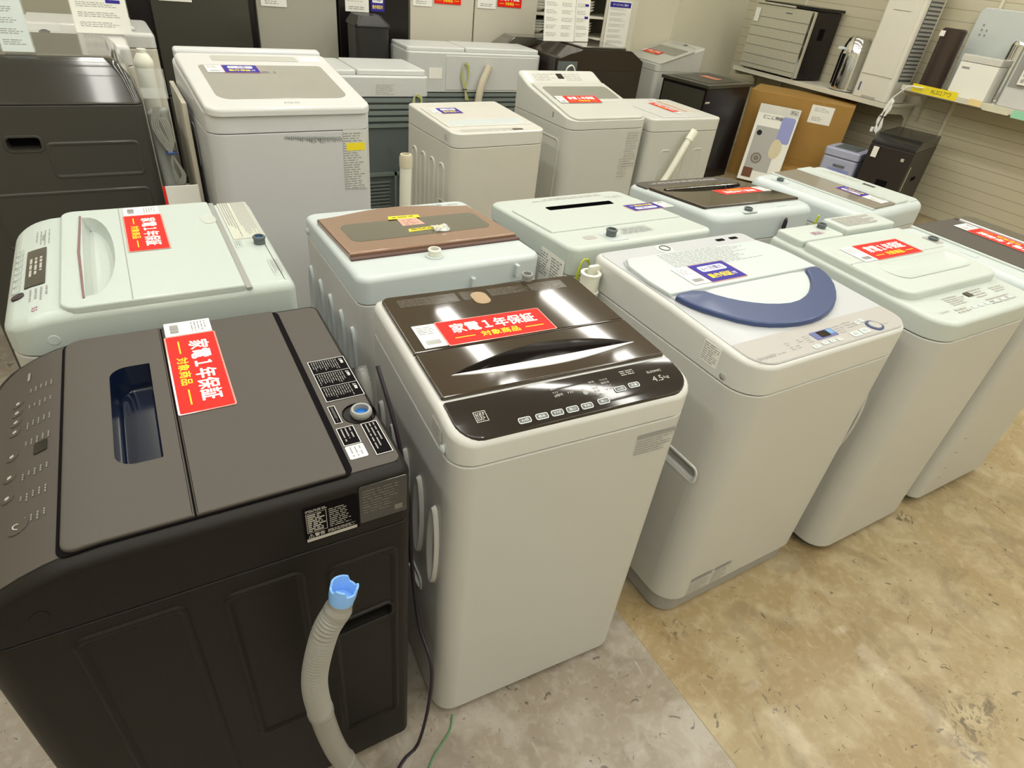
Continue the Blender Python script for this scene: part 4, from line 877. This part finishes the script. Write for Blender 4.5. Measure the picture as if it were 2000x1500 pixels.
# ---- refrigerators along the back
def fridge(label, x0, w, m, z1=1.75, y0=5.065, side=None, split=.60, i0=0.0, i1=0.0, handle=True, cat='refrigerator', d=.58, name='refrigerator', rz=0):
    t = thing(name, label, cat, (x0, y0, 0), rz)
    obj('cabinet', rbox(.0, .035, 0, w, d, z1, .006), side or m, t)
    obj('upper_door', rbox(.002 + i0, 0, split + .004, w - .002 - i1, .032, z1 - .003, .008), m, t); obj('lower_door', rbox(.002 + i0, 0, .06, w - .002 - i1, .032, split - .004, .008), m, t)
    if handle: obj('door_gap', rbox(.01 + i0, .004, split - .006, w - .01 - i1, .03, split + .006, .001), GAP, t)
    return t
fridge('greige refrigerator at the far left of the back row', -.62, .79, FRGG)
fridge('dark olive-black refrigerator in the back row', .185, .75, FRD, side=FRB, y0=5.0, i0=.125, i1=.04)  # black cabinet beside the inset doors paints in the shadowed gaps
fridge('grey refrigerator in the back row, between a dark and a black one', .95, .555, FRG)
fridge('black refrigerator in the back row behind the black bin', 1.515, .54, FRB)
fridge('left one of the two cream refrigerators in the back row', 2.065, .54, FRW)
fridge('right one of the two cream refrigerators in the back row', 2.612, .585, FRW)
t = thing('rubbish_bin', 'black lidded bin standing before the black refrigerator', 'bin', (1.53, 4.72, 0), 0)
binm = mat('bin_black', (.022, .022, .02), .35)
bm = prism(rr(0, 0, .24, .22, .03), 0, 1.10, .006, .006); 
obj('bin_body', bm, binm, t); bm = bmesh.new(); loft(bm, [(rr(-.008, -.008, .248, .228, .03), 1.101), (rr(-.008, -.008, .248, .228, .03), 1.115), (rr(.02, .03, .20, .20, .03), 1.165)]); obj('bin_lid', bm, binm, t)
def pricecard(label, x, z0, w, h, kind='white', y=5.0615, z1=None):
    F = Matrix.Translation((x, y, z0)) @ Matrix.Rotation(R(90), 4, 'X'); t = thing('price_card' if kind == 'white' else ('warranty_card' if kind == 'red' else 'guarantee_card'), label, 'sign', M=F)
    p = obj('card', sheet(rr(0, 0, w, h, .002), None, 0, .0012), {'white': PAPER, 'red': RED, 'blue': SBLUE}[kind], t, 0)
    if kind == 'white':
        b = bmesh.new(); micro(b, w * .15, h * .1, w * .85, h * .3, 2, rnd, .0016, .4); micro(b, w * .1, h * .5, w * .9, h * .9, 4, rnd, .0016, .25); obj('printed_text', b, INKG, p, 0)
    elif kind == 'red':
        obj('lettering', text(bmesh.new(), '家電１年保証', w / 2, h * .64, w * .80, h * .40, .0016, .022), INKW, p, 0)
        b = text(bmesh.new(), '対象商品', w / 2, h * .24, w * .36, h * .22, .0016, .016); quad(b, w * .08, h * .22, w * .26, h * .25, .0016); quad(b, w * .74, h * .22, w * .92, h * .25, .0016); obj('lettering', b, INKY, p, 0)
    else:
        obj('white_band', sheet(rr(w * .12, h * .5, w * .88, h * .85, .006), None, .0012, .0015), INKW, p, 0)
        obj('lettering', text(bmesh.new(), '6ヶ月間の', w / 2, h * .67, w * .6, h * .2, .0018, .01), INKB, p, 0); obj('lettering', text(bmesh.new(), '動作保証付', w / 2, h * .26, w * .75, h * .22, .0016, .012), INKY, p, 0)
pricecard('white price card on the dark olive-black refrigerator', .36, 1.155, .19, .12, y=4.9965)
pricecard('white price card on the grey refrigerator', .985, 1.155, .17, .12)
pricecard('white price card on the black refrigerator above the bin', 1.565, 1.155, .175, .12)
pricecard('blue guarantee card on the black refrigerator', 1.755, 1.165, .105, .11, 'blue')
pricecard('white price card on the left cream refrigerator', 2.085, 1.22, .155, .12)
pricecard('red one-year warranty card on the left cream refrigerator', 2.26, 1.245, .225, .10, 'red')
pricecard('white price card on the right cream refrigerator', 2.63, 1.235, .165, .12)
pricecard('red one-year warranty card on the right cream refrigerator', 2.81, 1.255, .225, .10, 'red')
# ---- plate rack
t = thing('storage_rack', 'white open rack with stacked plates behind the posters', 'rack', (3.24, 5.25, 0))
RK = mat('rack_cream', (.62, .60, .50), .4)
for x in (0, 1.13):
    for y in (0, .36): obj('upright', rbox(x, y, 0, x + .025, y + .025, 1.7, .003), RK, t)
for z in (.25, .55, .86, 1.03, 1.20, 1.38): obj('shelf_board', rbox(0, 0, z, 1.155, .385, z + .018, .003), RK, t)
obj('rack_back_shade', rbox(0, .386, .2, 1.155, .392, 1.7, .001), mat('rack_shadow', (.10, .095, .075), .7), t)  # dark sheet standing in for the shade inside the open rack
obj('end_panel', rbox(.80, -.014, 0, 1.17, -.001, 1.7, .003), RK, t)
PLT = mat('porcelain', (.62, .62, .55), .25, coat=.4)
bm = lathe([(.03, 0), (.06, .0), (.11, .03), (.125, .045), (.12, .047), (.06, .012), (.02, .01)], 24); pm = bpy.data.meshes.new('plate'); bm.to_mesh(pm); bm.free(); pm.materials.append(PLT)
for p in pm.polygons: p.use_smooth = True
for si, z in enumerate((1.0485, 1.2185)):
    for xi, x in enumerate((.13, .39, .65)):
        for k in range(4):
            o = bpy.data.objects.new('plate', pm); C.objects.link(o); o.location = (3.24 + x, 5.42, z + k * .022)
            tag(o, 'white plate in the %s stack on the %s rack shelf' % (('left', 'middle', 'right')[xi], ('lower', 'upper')[si]), 'plate', 'plates on the rack, %s %s stack' % (('lower', 'upper')[si], ('left', 'middle', 'right')[xi]))

# ---- black refrigerator and cardboard-brown cabinet
t = thing('refrigerator', 'black waist-high refrigerator beside the brown box', 'refrigerator', (4.50, 4.20, 0), 10)
obj('cabinet', rbox(.0, .0, 0, .69, .50, .82, .006), FRB, t); obj('top_panel', rbox(-.008, -.012, .822, .72, .52, .85, .004), FRD, t)
obj('badge', rbox(.012, -.006, .70, .075, -.0005, .716, .001), STEEL, t); obj('side_panel', rbox(-.004, .02, .1, -.0005, .48, .80, .001), FRD, t)
obj('top_inset', rbox(.08, .06, .8505, .62, .46, .853, .001), charc, t)
pr_ = thing('price_sticker', 'reddish price sticker lying on the black waist-high refrigerator', 'sticker', (4.70, 4.42, .8545), 96)
obj('sticker', sheet(rr(0, -.22, .2, -.12, .003), None, 0, .001), mat('sticker_salmon', (.6, .22, .14), .4), pr_, 0)
t = thing('cardboard_box', 'big orange-brown cardboard box under the wall shelf', 'box', (5.30, 4.40, 0), -58)
obj('carton', rbox(0, 0, .0, .94, .50, .79, .004), CARDB, t)
obj('tape_seam', rbox(.0, -.0012, .25, .94, -.0002, .256, .0003), mat('carton_seam', (.30, .15, .03), .6), t)
obj('carton_slab', rbox(.35, -.14, 0, .88, -.002, .20, .003), CARDB, t)
k = decal('paper_label', t, Matrix.Translation((.58, -.001, .60)) @ face('front'), PAPER, .20, .155, prints=[(INKG, lambda b, z: (micro(b, .03, .10, .17, .14, 3, rnd, z, .3), micro(b, .03, .02, .14, .06, 3, rnd, z, .4)))])
# leaning product carton
ln = thing('product_box', 'white product carton with drawn heater picture leaning on the brown box', 'box', M=Matrix.Translation((5.225, 4.185, .013)) @ Matrix.Rotation(R(-58), 4, 'Z') @ Matrix.Rotation(R(-9), 4, 'X'))
obj('carton', rbox(0, -.07, 0, .37, 0, .69, .003), PAPER, ln)
LF = Matrix.Translation((0, -.0705, 0)) @ face('front')
obj('grey_picture', sheet(rr(.03, .10, .26, .50, .002), None, 0, .0006, M=LF), mat('print_grey', (.40, .40, .38), .5), ln, 0)
obj('header_band', sheet(rr(.0, .615, .37, .69, .001), None, 0, .0006, M=LF), mat('print_light', (.60, .60, .55), .5), ln, 0)
obj('blue_print', sheet(rr(.235, .38, .355, .61, .02), None, .0006, .0012, M=LF), mat('print_blue', (.27, .30, .58), .5), ln, 0)
obj('cream_print', sheet(smoothpoly([(.20, .26), (.27, .22), (.32, .30), (.30, .40), (.22, .42)], 2), None, .0012, .0018, M=LF), mat('print_cream', (.62, .56, .38), .5), ln, 0)
obj('dark_print', sheet(rr(.03, .03, .12, .12, .004), None, .0006, .0012, M=LF), mat('print_rust', (.14, .055, .025), .5), ln, 0)
k = obj('fan_print', sheet(circ(.115, .215, .05), None, .0006, .0012, M=LF), mat('print_taupe', (.20, .17, .14), .5), ln, 0); obj('fan_ring', (lambda b: (loft(b, [(circ(.115, .215, .034), .0016), (circ(.115, .215, .026), .0016)], False, False), b.transform(LF), b)[2])(bmesh.new()), INKL, k, 0)
obj('round_badge', sheet(circ(.07, .44, .024), None, .0006, .0012, M=LF), DISP, ln, 0)
obj('side_print', sheet(rr(.01, .05, .06, .66, .002), None, 0, .0006, M=Matrix.Translation((.3705, -.07, 0)) @ Matrix(((0, 0, 1, 0), (1, 0, 0, 0), (0, 1, 0, 0), (0, 0, 0, 1)))), GREYL, ln, 0)
b = text(bmesh.new(), 'どこに伸縮', .15, .585, .18, .035, .001, .01); b.transform(LF); obj('lettering', b, INKK, ln, 0)
b = bmesh.new(); ring4(b, .285, .64, .35, .672, .003, .001); text(b, 'Pit', .318, .655, .045, .02, .001, .02); b.transform(LF); obj('lettering', b, INKK, ln, 0)

# ---- small grey box, small black appliance
t = thing('storage_case', 'small lilac-grey case between the brown box and the black appliance', 'case', (5.42, 3.50, 0), -76)
obj('case_body', rbox(0, 0, 0, .31, .30, .43, .02, .03), LILAC, t); obj('case_lid', rbox(-.004, -.004, .433, .314, .304, .50, .014, .03), LILAC, t)
obj('latch', rbox(.12, -.012, .36, .22, .0, .375, .003), GREYD, t); obj('print_band', sheet(rr(.08, .29, .27, .34, .003), None, 0, .001, M=face('front')), mat('print_lilac', (.24, .27, .55), .5), t, 0)
obj('lid_slat', rbox(.06, .05, .5005, .26, .25, .506, .002), GREYD, t)
t = thing('shredder', 'small black appliance with a white tag on the floor under the wall shelf', 'appliance', (5.47, 3.14, 0), -76)
BA = mat('matt_black_appliance', (.022, .016, .014), .4)
obj('case_body', rbox(0, 0, 0, .355, .62, .62, .008), BA, t); bm = bmesh.new(); loft(bm, [(rr(0, 0, .355, .62, .01), .621), (rr(0, 0, .355, .62, .01), .635), (rr(.0, .10, .355, .62, .01), .70)]); obj('sloped_top', bm, mat('appliance_gloss', (.02, .02, .02), .2), t)
for z in (.15, .36): obj('vent', rbox(.355, .25, z, .359, .36, z + .03, .001), GAP, t)
obj('side_trim', rbox(.355, .06, .30, .361, .07, .50, .001), STEEL, t); obj('front_badge', rbox(.275, -.003, .535, .30, 0, .56, .001), STEEL, t); obj('front_window', rbox(.16, -.002, .25, .25, 0, .36, .002), GAP, t)
tg = thing('price_tag', 'white tag hanging on the front of the small black appliance', 'tag', (5.465, 3.13, .52), -76); obj('tag_card', rbox(.03, -.012, 0, .075, -.008, .085, .001), PAPER, tg)

# ================================================================== WALL SHELVES
SH = mat('shelf_cream', (.62, .60, .50), .35)
def shelf(label, y0, y1, z):
    t = thing('wall_shelf', label, 'shelf', (5.93, y0, z))
    obj('shelf_board', rbox(0, 0, -.022, .41, y1 - y0, 0, .003), SH, t); obj('front_rail', rbox(-.012, 0, -.036, -.0005, y1 - y0, .004, .002), SH, t)
    for y in (.02, (y1 - y0) - .03):
        bm = bmesh.new(); pf = [(.41, -.024), (.41, -.30), (.385, -.30), (.36, -.13), (.30, -.09), (.02, -.075), (.0, -.06), (.0, -.024)]
        loft(bm, [(pf, 0), (pf, .006)]); bm.transform(Matrix(((1, 0, 0, 0), (0, 0, 1, y), (0, 1, 0, 0), (0, 0, 0, 1)))); bmesh.ops.recalc_face_normals(bm, faces=bm.faces); obj('bracket', bm, SH, t)
    return t
shelf('cream wall shelf on the left, carrying the steel cooler and the tower', 3.38, 5.25, .86)
shelf('cream wall shelf on the right with yellow and green labels on its front edge', 1.20, 3.34, 1.035)
def edge_tag(label, y0, y1, z, m, h=.05, txt=None, name='shelf_label', lift=.0):
    M = Matrix(((0, 0, -1, 5.9165 - lift), (-1, 0, 0, 0), (0, 1, 0, 0), (0, 0, 0, 1))); t = thing(name, label, 'label', (0, 0, 0), 0)
    t.location = (5.9165 - lift, (y0 + y1) / 2, z); L = Matrix.Translation(-t.location) @ M
    p = obj('tag_card', sheet(rr(-y1, z - h / 2, -y0, z + h / 2, .002), None, 0, .001, M=L), m, t, 0)
    if txt: b = text(bmesh.new(), txt, -(y0 * .6 + y1 * .4) + .02, z, .17, h * .5, .0015); b.transform(L); obj('lettering', b, INKK, p, 0); b = micro(bmesh.new(), -y1 + .02, z - h * .3, -y1 + .16, z + h * .3, 2, rnd, .0014, .15); b.transform(L); obj('printed_text', b, INKL, p, 0)
edge_tag('bright yellow handwritten shelf label', 2.86, 3.25, 1.035, YEL, .062, 'AL2ロアワ')
edge_tag('pale yellow small label next to the handwritten yellow one', 2.66, 2.76, 1.025, mat('label_pale_yellow', (.78, .62, .30), .5), .045, name='shelf_label')
edge_tag('cream wide label on the shelf edge', 2.44, 2.64, 1.012, mat('label_cream', (.62, .60, .46), .5), .045)
edge_tag('mint green label on the shelf edge', 2.26, 2.42, 1.01, mat('label_mint', (.30, .62, .42), .5), .055)

# ---- goods on the left shelf
t = thing('cooler_box', 'stainless steel front appliance with grooved door on the left wall shelf', 'appliance', (5.90, 5.16, .861), -90)
obj('cabinet', rbox(0, .03, .012, .74, .40, .60, .006), FRB, t)
bm = prism(rr(0, 0, .74, .575, .002), 0, .028, .003)
for i in range(5): pass
bm.transform(Matrix.Translation((0, .029, .02)) @ face('front')); dr = obj('door', bm, STEEL, t)
for i in range(6): obj('door_groove', rbox(.006, -.0008, .06 + i * .085, .70, .0015, .064 + i * .085, .0005), GREYD, dr)
obj('door_edge', rbox(.705, -.004, .02, .735, .002, .59, .001), CHROME, dr)
obj('top_board', rbox(.10, .0, .602, .76, .41, .628, .003), FRB, t); obj('top_trim', rbox(.0, -.01, .60, .50, .06, .616, .003), STEEL, t)
obj('side_window', rbox(.7405, .14, .36, .742, .22, .46, .001), GAP, t); obj('brand_plate', rbox(.40, -.002, .545, .48, 0, .553, .0005), GREYD, dr)
for x, y in ((.03, .05), (.68, .05), (.03, .36), (.68, .36)): obj('foot', lathe([(.015, 0), (.015, .013)], 12, Matrix.Translation((x, y, 0))), WHC, t)
tag(obj('price_tag', rbox(5.888, 5.07, 1.30, 5.892, 5.13, 1.42, .001), PAPER), 'white hanging tag at the corner of the steel-front appliance', 'tag')
t = thing('thermos_pot', 'shiny silver thermos pot on the left wall shelf', 'pot', (6.09, 3.985, .861))
obj('pot_body', lathe([(.12, 0), (.134, .01), (.137, .05), (.137, .30), (.130, .34)], 32), CHROME, t); obj('pot_lid', lathe([(.128, .341), (.122, .38), (.105, .43), (.08, .455), (.02, .46)], 32), CHROME, t)
obj('dispenser_strip', rbox(-.141, .02, .03, -.133, .045, .31, .002), GAP, t); obj('pour_handle', rbox(-.16, .06, .34, -.11, .10, .36, .004), PAPERC, t)
tw = thing('tower_heater', 'tall cream tower unit with slatted grey side on the left wall shelf', 'appliance', (5.915, 3.78, .861), -90)
TW = mat('tower_cream', (.68, .66, .58), .3, coat=.3)
obj('tower_body', rbox(0, 0, 0, .36, .30, .98, .03, .04), TW, tw); obj('front_panel', rbox(.03, -.006, .20, .33, .004, .97, .004), TW, tw)
obj('level_window', rbox(.055, -.005, .06, .068, .002, .13, .001), mat('window_violet', (.10, .09, .22), .3), tw); obj('foot_recess', rbox(.11, -.003, .012, .25, .003, .03, .002), GREYL, tw); obj('panel_frame', rbox(.10, -.009, .70, .26, -.004, .84, .003), mat('tower_cream', (1, 1, 1)), tw)
for i in range(24): obj('side_slat', rbox(.359, .06, .20 + i * .031, .366, .24, .218 + i * .031, .001), GREYL, tw)
obj('side_grille', rbox(.3595, .05, .18, .361, .25, .95, .0005), GREYD, tw)
ct = thing('power_cord', 'white power cord tied in a bundle hanging over the shelf edge', 'cord', (5.885, 3.36, .80))
for k in range(3):
    q = .010 * k; obj('cord_loop', tube([(0, .0, .12), (-.006, .02 - q, .05), (-.008, .025 + q, -.06), (-.008, .035 - q, -.14), (-.008, .01, -.165 - q * .6), (-.008, -.015 + q, -.12), (-.008, .0, -.04), (-.006, -.01 - q, .04), (-.004, -.03 + q, .10), (0, 0, .12)], .006, .015, 7), CORDW, ct)
obj('cord_tie', tube([(-.02, -.016, -.03), (-.02, .03, -.03), (.006, .03, -.03), (.006, -.016, -.03), (-.02, -.016, -.03)], .004, .01, 6, smoothp=False), CORD, ct)
obj('cord_lead', tube([(0, 0, .12), (-.003, -.04, .17), (-.003, -.10, .235), (-.003, -.18, .245), (.06, -.22, .245)], .006, .02, 7), CORDW, ct); obj('plug', rbox(-.020, .045, -.17, .004, .070, -.13, .004), CORDW, ct)
# ---- goods on the right shelf
t = thing('vase', 'tall dark brown glazed cylinder standing on the right wall shelf', 'vase', (6.04, 3.17, 1.036)); obj('cylinder_body', lathe([(.085, 0), (.09, .01), (.09, .44), (.08, .45), (.078, .44)], 32), mat('bronze_dark', (.06, .042, .034), .25, metal=.3), t); obj('price_dot', rbox(-.10, .02, .39, -.092, .06, .43, .001), PAPER, t)
t = thing('panel_heater', 'large pale grey upright panel on the right wall shelf', 'appliance', (6.28, 3.17, 1.036), -90)
obj('panel_front', prism(rr(0, 0, .95, .62, [.01, .01, .05, .05]), 0, .05, .008, M if False else .004).copy() if False else sheet(rr(0, 0, .95, .62, [.01, .01, .05, .05]), None, -.05, 0, .008, M=face('front')), mat('panel_pale', (.56, .60, .58), .18, coat=.6), t)
b = bmesh.new()
for i in range(5): quad(b, .07 + (i % 2) * .04, .42 + .035 * (i // 2), .085 + (i % 2) * .04, .436 + .035 * (i // 2), .001)
b.transform(face('front')); obj('panel_text', b, INKG, t, 0)
t = thing('device_box', 'small white box with rounded lid in front of the pale panel', 'box', (5.95, 2.975, 1.036), -90)
obj('case_body', rbox(0, 0, 0, .30, .14, .25, .006), PAPER, t); obj('case_lid', rbox(-.004, -.004, .252, .304, .144, .30, .006), mat('cover_cream', (1, 1, 1)), t); obj('front_text', rbox(.03, -.001, .20, .09, 0, .215, .0003), INKG, t)
t = thing('kettle', 'polished steel kettle standing behind the small white box', 'kettle', (6.175, 2.70, 1.036))
obj('kettle_body', lathe([(.07, 0), (.075, .01), (.072, .40), (.06, .43), (.02, .44)], 28, Matrix.Diagonal((.8, 1, 1, 1))), CHROME, t); obj('kettle_handle', tube([(0, -.07, .36), (0, -.13, .40), (0, -.14, .30), (0, -.07, .22)], .012, .02, 8), FRB, t)
t = thing('white_appliance', 'white boxy device with hanging remote at the right edge of the wall shelf', 'appliance', (5.95, 2.58, 1.036), -90)
obj('case_body', rbox(0, 0, 0, .5, .16, .42, .02), WHC, t); obj('front_screen', rbox(.02, -.003, .14, .14, .001, .38, .002), GREY, t)
t = thing('remote_control', 'pale remote control with two round buttons hung on the white boxy device', 'remote control', (5.93, 2.50, 1.20), -90); obj('remote_case', rbox(0, 0, 0, .06, .012, .17, .005), PAPER, t)
for z in (.03, .07): obj('button', lathe([(.014, 0), (.013, .003)], 14, Matrix.Translation((.03, -.0005, z)) @ Matrix.Rotation(R(90), 4, 'X')), GREYL, t)

# ================================================================== ROOM SHELL
def struct(name, bm, m, smooth=0): return tag(obj(name, bm, m, None, smooth), kind='structure')
X0, X1, Y0, Y1 = -3.2, 6.35, -3.2, 5.66
def floor_mat(name, base, light, dark, streak, stains=()):
    m = bpy.data.materials.new(name); m.use_nodes = True; nt = m.node_tree; b = nt.nodes['Principled BSDF']; L = nt.links.new
    tc = nt.nodes.new('ShaderNodeTexCoord')
    def noise(scale, detail=6, dist=0.0, stretch=None):
        n = nt.nodes.new('ShaderNodeTexNoise'); n.inputs['Scale'].default_value = scale; n.inputs['Detail'].default_value = detail; n.inputs['Distortion'].default_value = dist
        if stretch:
            mp = nt.nodes.new('ShaderNodeMapping'); mp.inputs['Scale'].default_value = stretch; L(tc.outputs['Object'], mp.inputs['Vector']); L(mp.outputs['Vector'], n.inputs['Vector'])
        else: L(tc.outputs['Object'], n.inputs['Vector'])
        return n
    def ramp(n, a, c):
        r = nt.nodes.new('ShaderNodeMapRange'); r.inputs['From Min'].default_value = a; r.inputs['From Max'].default_value = c; L(n.outputs['Fac'], r.inputs['Value']); return r
    def mixc(fac, A, B, k=1.0):
        mx = nt.nodes.new('ShaderNodeMix'); mx.data_type = 'RGBA'; mm = nt.nodes.new('ShaderNodeMath'); mm.operation = 'MULTIPLY'; mm.inputs[1].default_value = k; L(fac, mm.inputs[0]); L(mm.outputs[0], mx.inputs['Factor'])
        for s, v in (('A', A), ('B', B)):
            if isinstance(v, tuple): mx.inputs[s].default_value = (*v, 1)
            else: L(v, mx.inputs[s])
        return mx.outputs['Result']
    c = mixc(ramp(noise(1.6, 7, .6), .38, .62).outputs[0], base, light, .8)
    c = mixc(ramp(noise(7, 9, .8), .48, .66).outputs[0], c, streak, .55)
    c = mixc(ramp(noise(40, 6, .4), .50, .66).outputs[0], c, streak, .30)
    c = mixc(ramp(noise(5, 10, 1.2), .58, .66).outputs[0], c, dark, .28)
    c = mixc(ramp(noise(17, 3, 2.0), .672, .695).outputs[0], c, tuple(q * .35 for q in dark), .65)
    c = mixc(ramp(noise(30, 2, 4.0, (1, 1, 1)), .69, .71).outputs[0], c, tuple(q * .35 for q in dark), .5)
    c = mixc(ramp(noise(45, 2, .5, (1, .2, 1)), .66, .71).outputs[0], c, tuple(min(1, q * 1.3) for q in light), .4)
    for sx, sy, sr in stains:
        vd = nt.nodes.new('ShaderNodeVectorMath'); vd.operation = 'DISTANCE'; vd.inputs[1].default_value = (sx, sy, 0); L(tc.outputs['Object'], vd.inputs[0])
        fo = nt.nodes.new('ShaderNodeMapRange'); fo.inputs['From Min'].default_value = sr; fo.inputs['From Max'].default_value = sr * .2; L(vd.outputs['Value'], fo.inputs['Value'])
        ml = nt.nodes.new('ShaderNodeMath'); ml.operation = 'MULTIPLY'; L(fo.outputs[0], ml.inputs[0]); L(ramp(noise(22, 9, 2.5), .50, .60).outputs[0], ml.inputs[1])
        c = mixc(ml.outputs[0], c, tuple(q * .6 for q in dark), .75)
    L(c, b.inputs['Base Color']); rg = ramp(noise(5, 6), .2, .8); rg.inputs['To Min'].default_value = .22; rg.inputs['To Max'].default_value = .5; L(rg.outputs[0], b.inputs['Roughness']); b.inputs['Coat Weight'].default_value = .1
    bp = nt.nodes.new('ShaderNodeBump'); bp.inputs['Strength'].default_value = .25; bp.inputs['Distance'].default_value = .004; L(noise(18, 6).outputs['Fac'], bp.inputs['Height']); L(bp.outputs['Normal'], b.inputs['Normal'])
    return m
FT = floor_mat('floor_tan', (.30, .215, .10), (.36, .29, .165), (.12, .085, .05), (.47, .40, .26), ((1.70, .02, .10), (1.80, .02, .06), (1.62, -.03, .06), (1.26, .31, .03), (1.12, .62, .06), (2.3, .58, .05)))
FG = floor_mat('floor_greige', (.27, .225, .17), (.35, .305, .245), (.12, .10, .085), (.46, .43, .38))
bm = bmesh.new(); box(bm, X0, Y0, -.05, 1.0, Y1, 0); struct('floor', bm, FG)
bm = bmesh.new(); box(bm, 1.003, Y0, -.05, X1, Y1, 0); struct('floor', bm, FT)
bm = bmesh.new(); box(bm, .9995, Y0, -.05, 1.0035, Y1, -.001); struct('trim_1', bm, mat('floor_joint', (.35, .31, .22), .4))
def wall_mat():
    m = mat('wall_panel_cream', (.56, .52, .385), .5); nt = m.node_tree; b = nt.nodes['Principled BSDF']
    tc = nt.nodes.new('ShaderNodeTexCoord'); sp_ = nt.nodes.new('ShaderNodeSeparateXYZ'); nt.links.new(tc.outputs['Object'], sp_.inputs[0])
    mo = nt.nodes.new('ShaderNodeMath'); mo.operation = 'WRAP'; mo.inputs[1].default_value = .085; mo.inputs[2].default_value = 0; nt.links.new(sp_.outputs['Z'], mo.inputs[0])
    lt = nt.nodes.new('ShaderNodeMath'); lt.operation = 'LESS_THAN'; lt.inputs[1].default_value = .006; nt.links.new(mo.outputs[0], lt.inputs[0])
    old = b.inputs['Base Color'].links[0].from_socket; mx = nt.nodes.new('ShaderNodeMix'); mx.data_type = 'RGBA'; nt.links.new(lt.outputs[0], mx.inputs['Factor']); nt.links.new(old, mx.inputs['A']); mx.inputs['B'].default_value = (.36, .325, .22, 1); nt.links.new(mx.outputs['Result'], b.inputs['Base Color'])
    return m
WM = wall_mat(); WP = mat('wall_cream', (.66, .63, .50), .5)
bm = bmesh.new(); box(bm, X1, Y0, 0, X1 + .1, Y1, CEIL); struct('wall_right', bm, WM)
bm = bmesh.new(); box(bm, X0, Y1, 0, X1, Y1 + .1, CEIL); struct('wall_back', bm, WP)
bm = bmesh.new(); box(bm, X0 - .1, Y0, 0, X0, Y1, CEIL); struct('wall_left', bm, WP)
bm = bmesh.new(); box(bm, X0, Y0 - .1, 0, X1, Y0, CEIL); struct('wall_front', bm, WP)
bm = bmesh.new(); box(bm, X0, Y0, CEIL, X1, Y1, CEIL + .1); struct('ceiling', bm, mat('ceiling_white', (.72, .71, .66), .7))
for i, (x, y, a) in enumerate(((5.30, Y1 - .018, 0), (6.332, 3.06, 1), (6.332, 4.9, 1), (6.332, 1.9, 1))):
    bm = bmesh.new()
    if a == 0:
        box(bm, x - .012, y, 0, x + .012, y + .018, CEIL)
        for k in range(60): box(bm, x + .004, y - .0012, .3 + k * .04, x + .011, y - .0002, .318 + k * .04)
    else: box(bm, x, y - .012, 0, x + .0175, y + .012, CEIL)
    struct('trim_%d' % (i + 2), bm, WP)
# ceiling fixtures
HOUS = mat('fixture_white', (.75, .75, .72), .5); TUBE = mat('lamp_tube', (1.0, .97, .86), .5, emit=6)
for i, (x, y) in enumerate(FIXTURES):
    t = thing('ceiling_light', 'white twin-tube light fixture mounted on the ceiling, one of many in rows', 'ceiling light', (x, y, CEIL - .03), 0, 'rows of ceiling lights')
    bm = bmesh.new(); box(bm, -.11, -.63, 0, .11, .63, .029); obj('housing', bm, HOUS, t, 0)
    for s in (-.05, .05): obj('tube', tube([(s, -.60, -.022), (s, .60, -.022)], .014, 10, 10, smoothp=False), TUBE, t)
    ld = bpy.data.lights.new('lamp', 'AREA'); ld.shape = 'RECTANGLE'; ld.size = .16; ld.size_y = 1.2; ld.energy = LIGHT_POWER; ld.color = LIGHT_COL
    lo = bpy.data.objects.new('lamp', ld); C.objects.link(lo); lo.parent = t; lo.location = (0, 0, -.045)
for me in _tc.values(): bpy.data.meshes.remove(me)
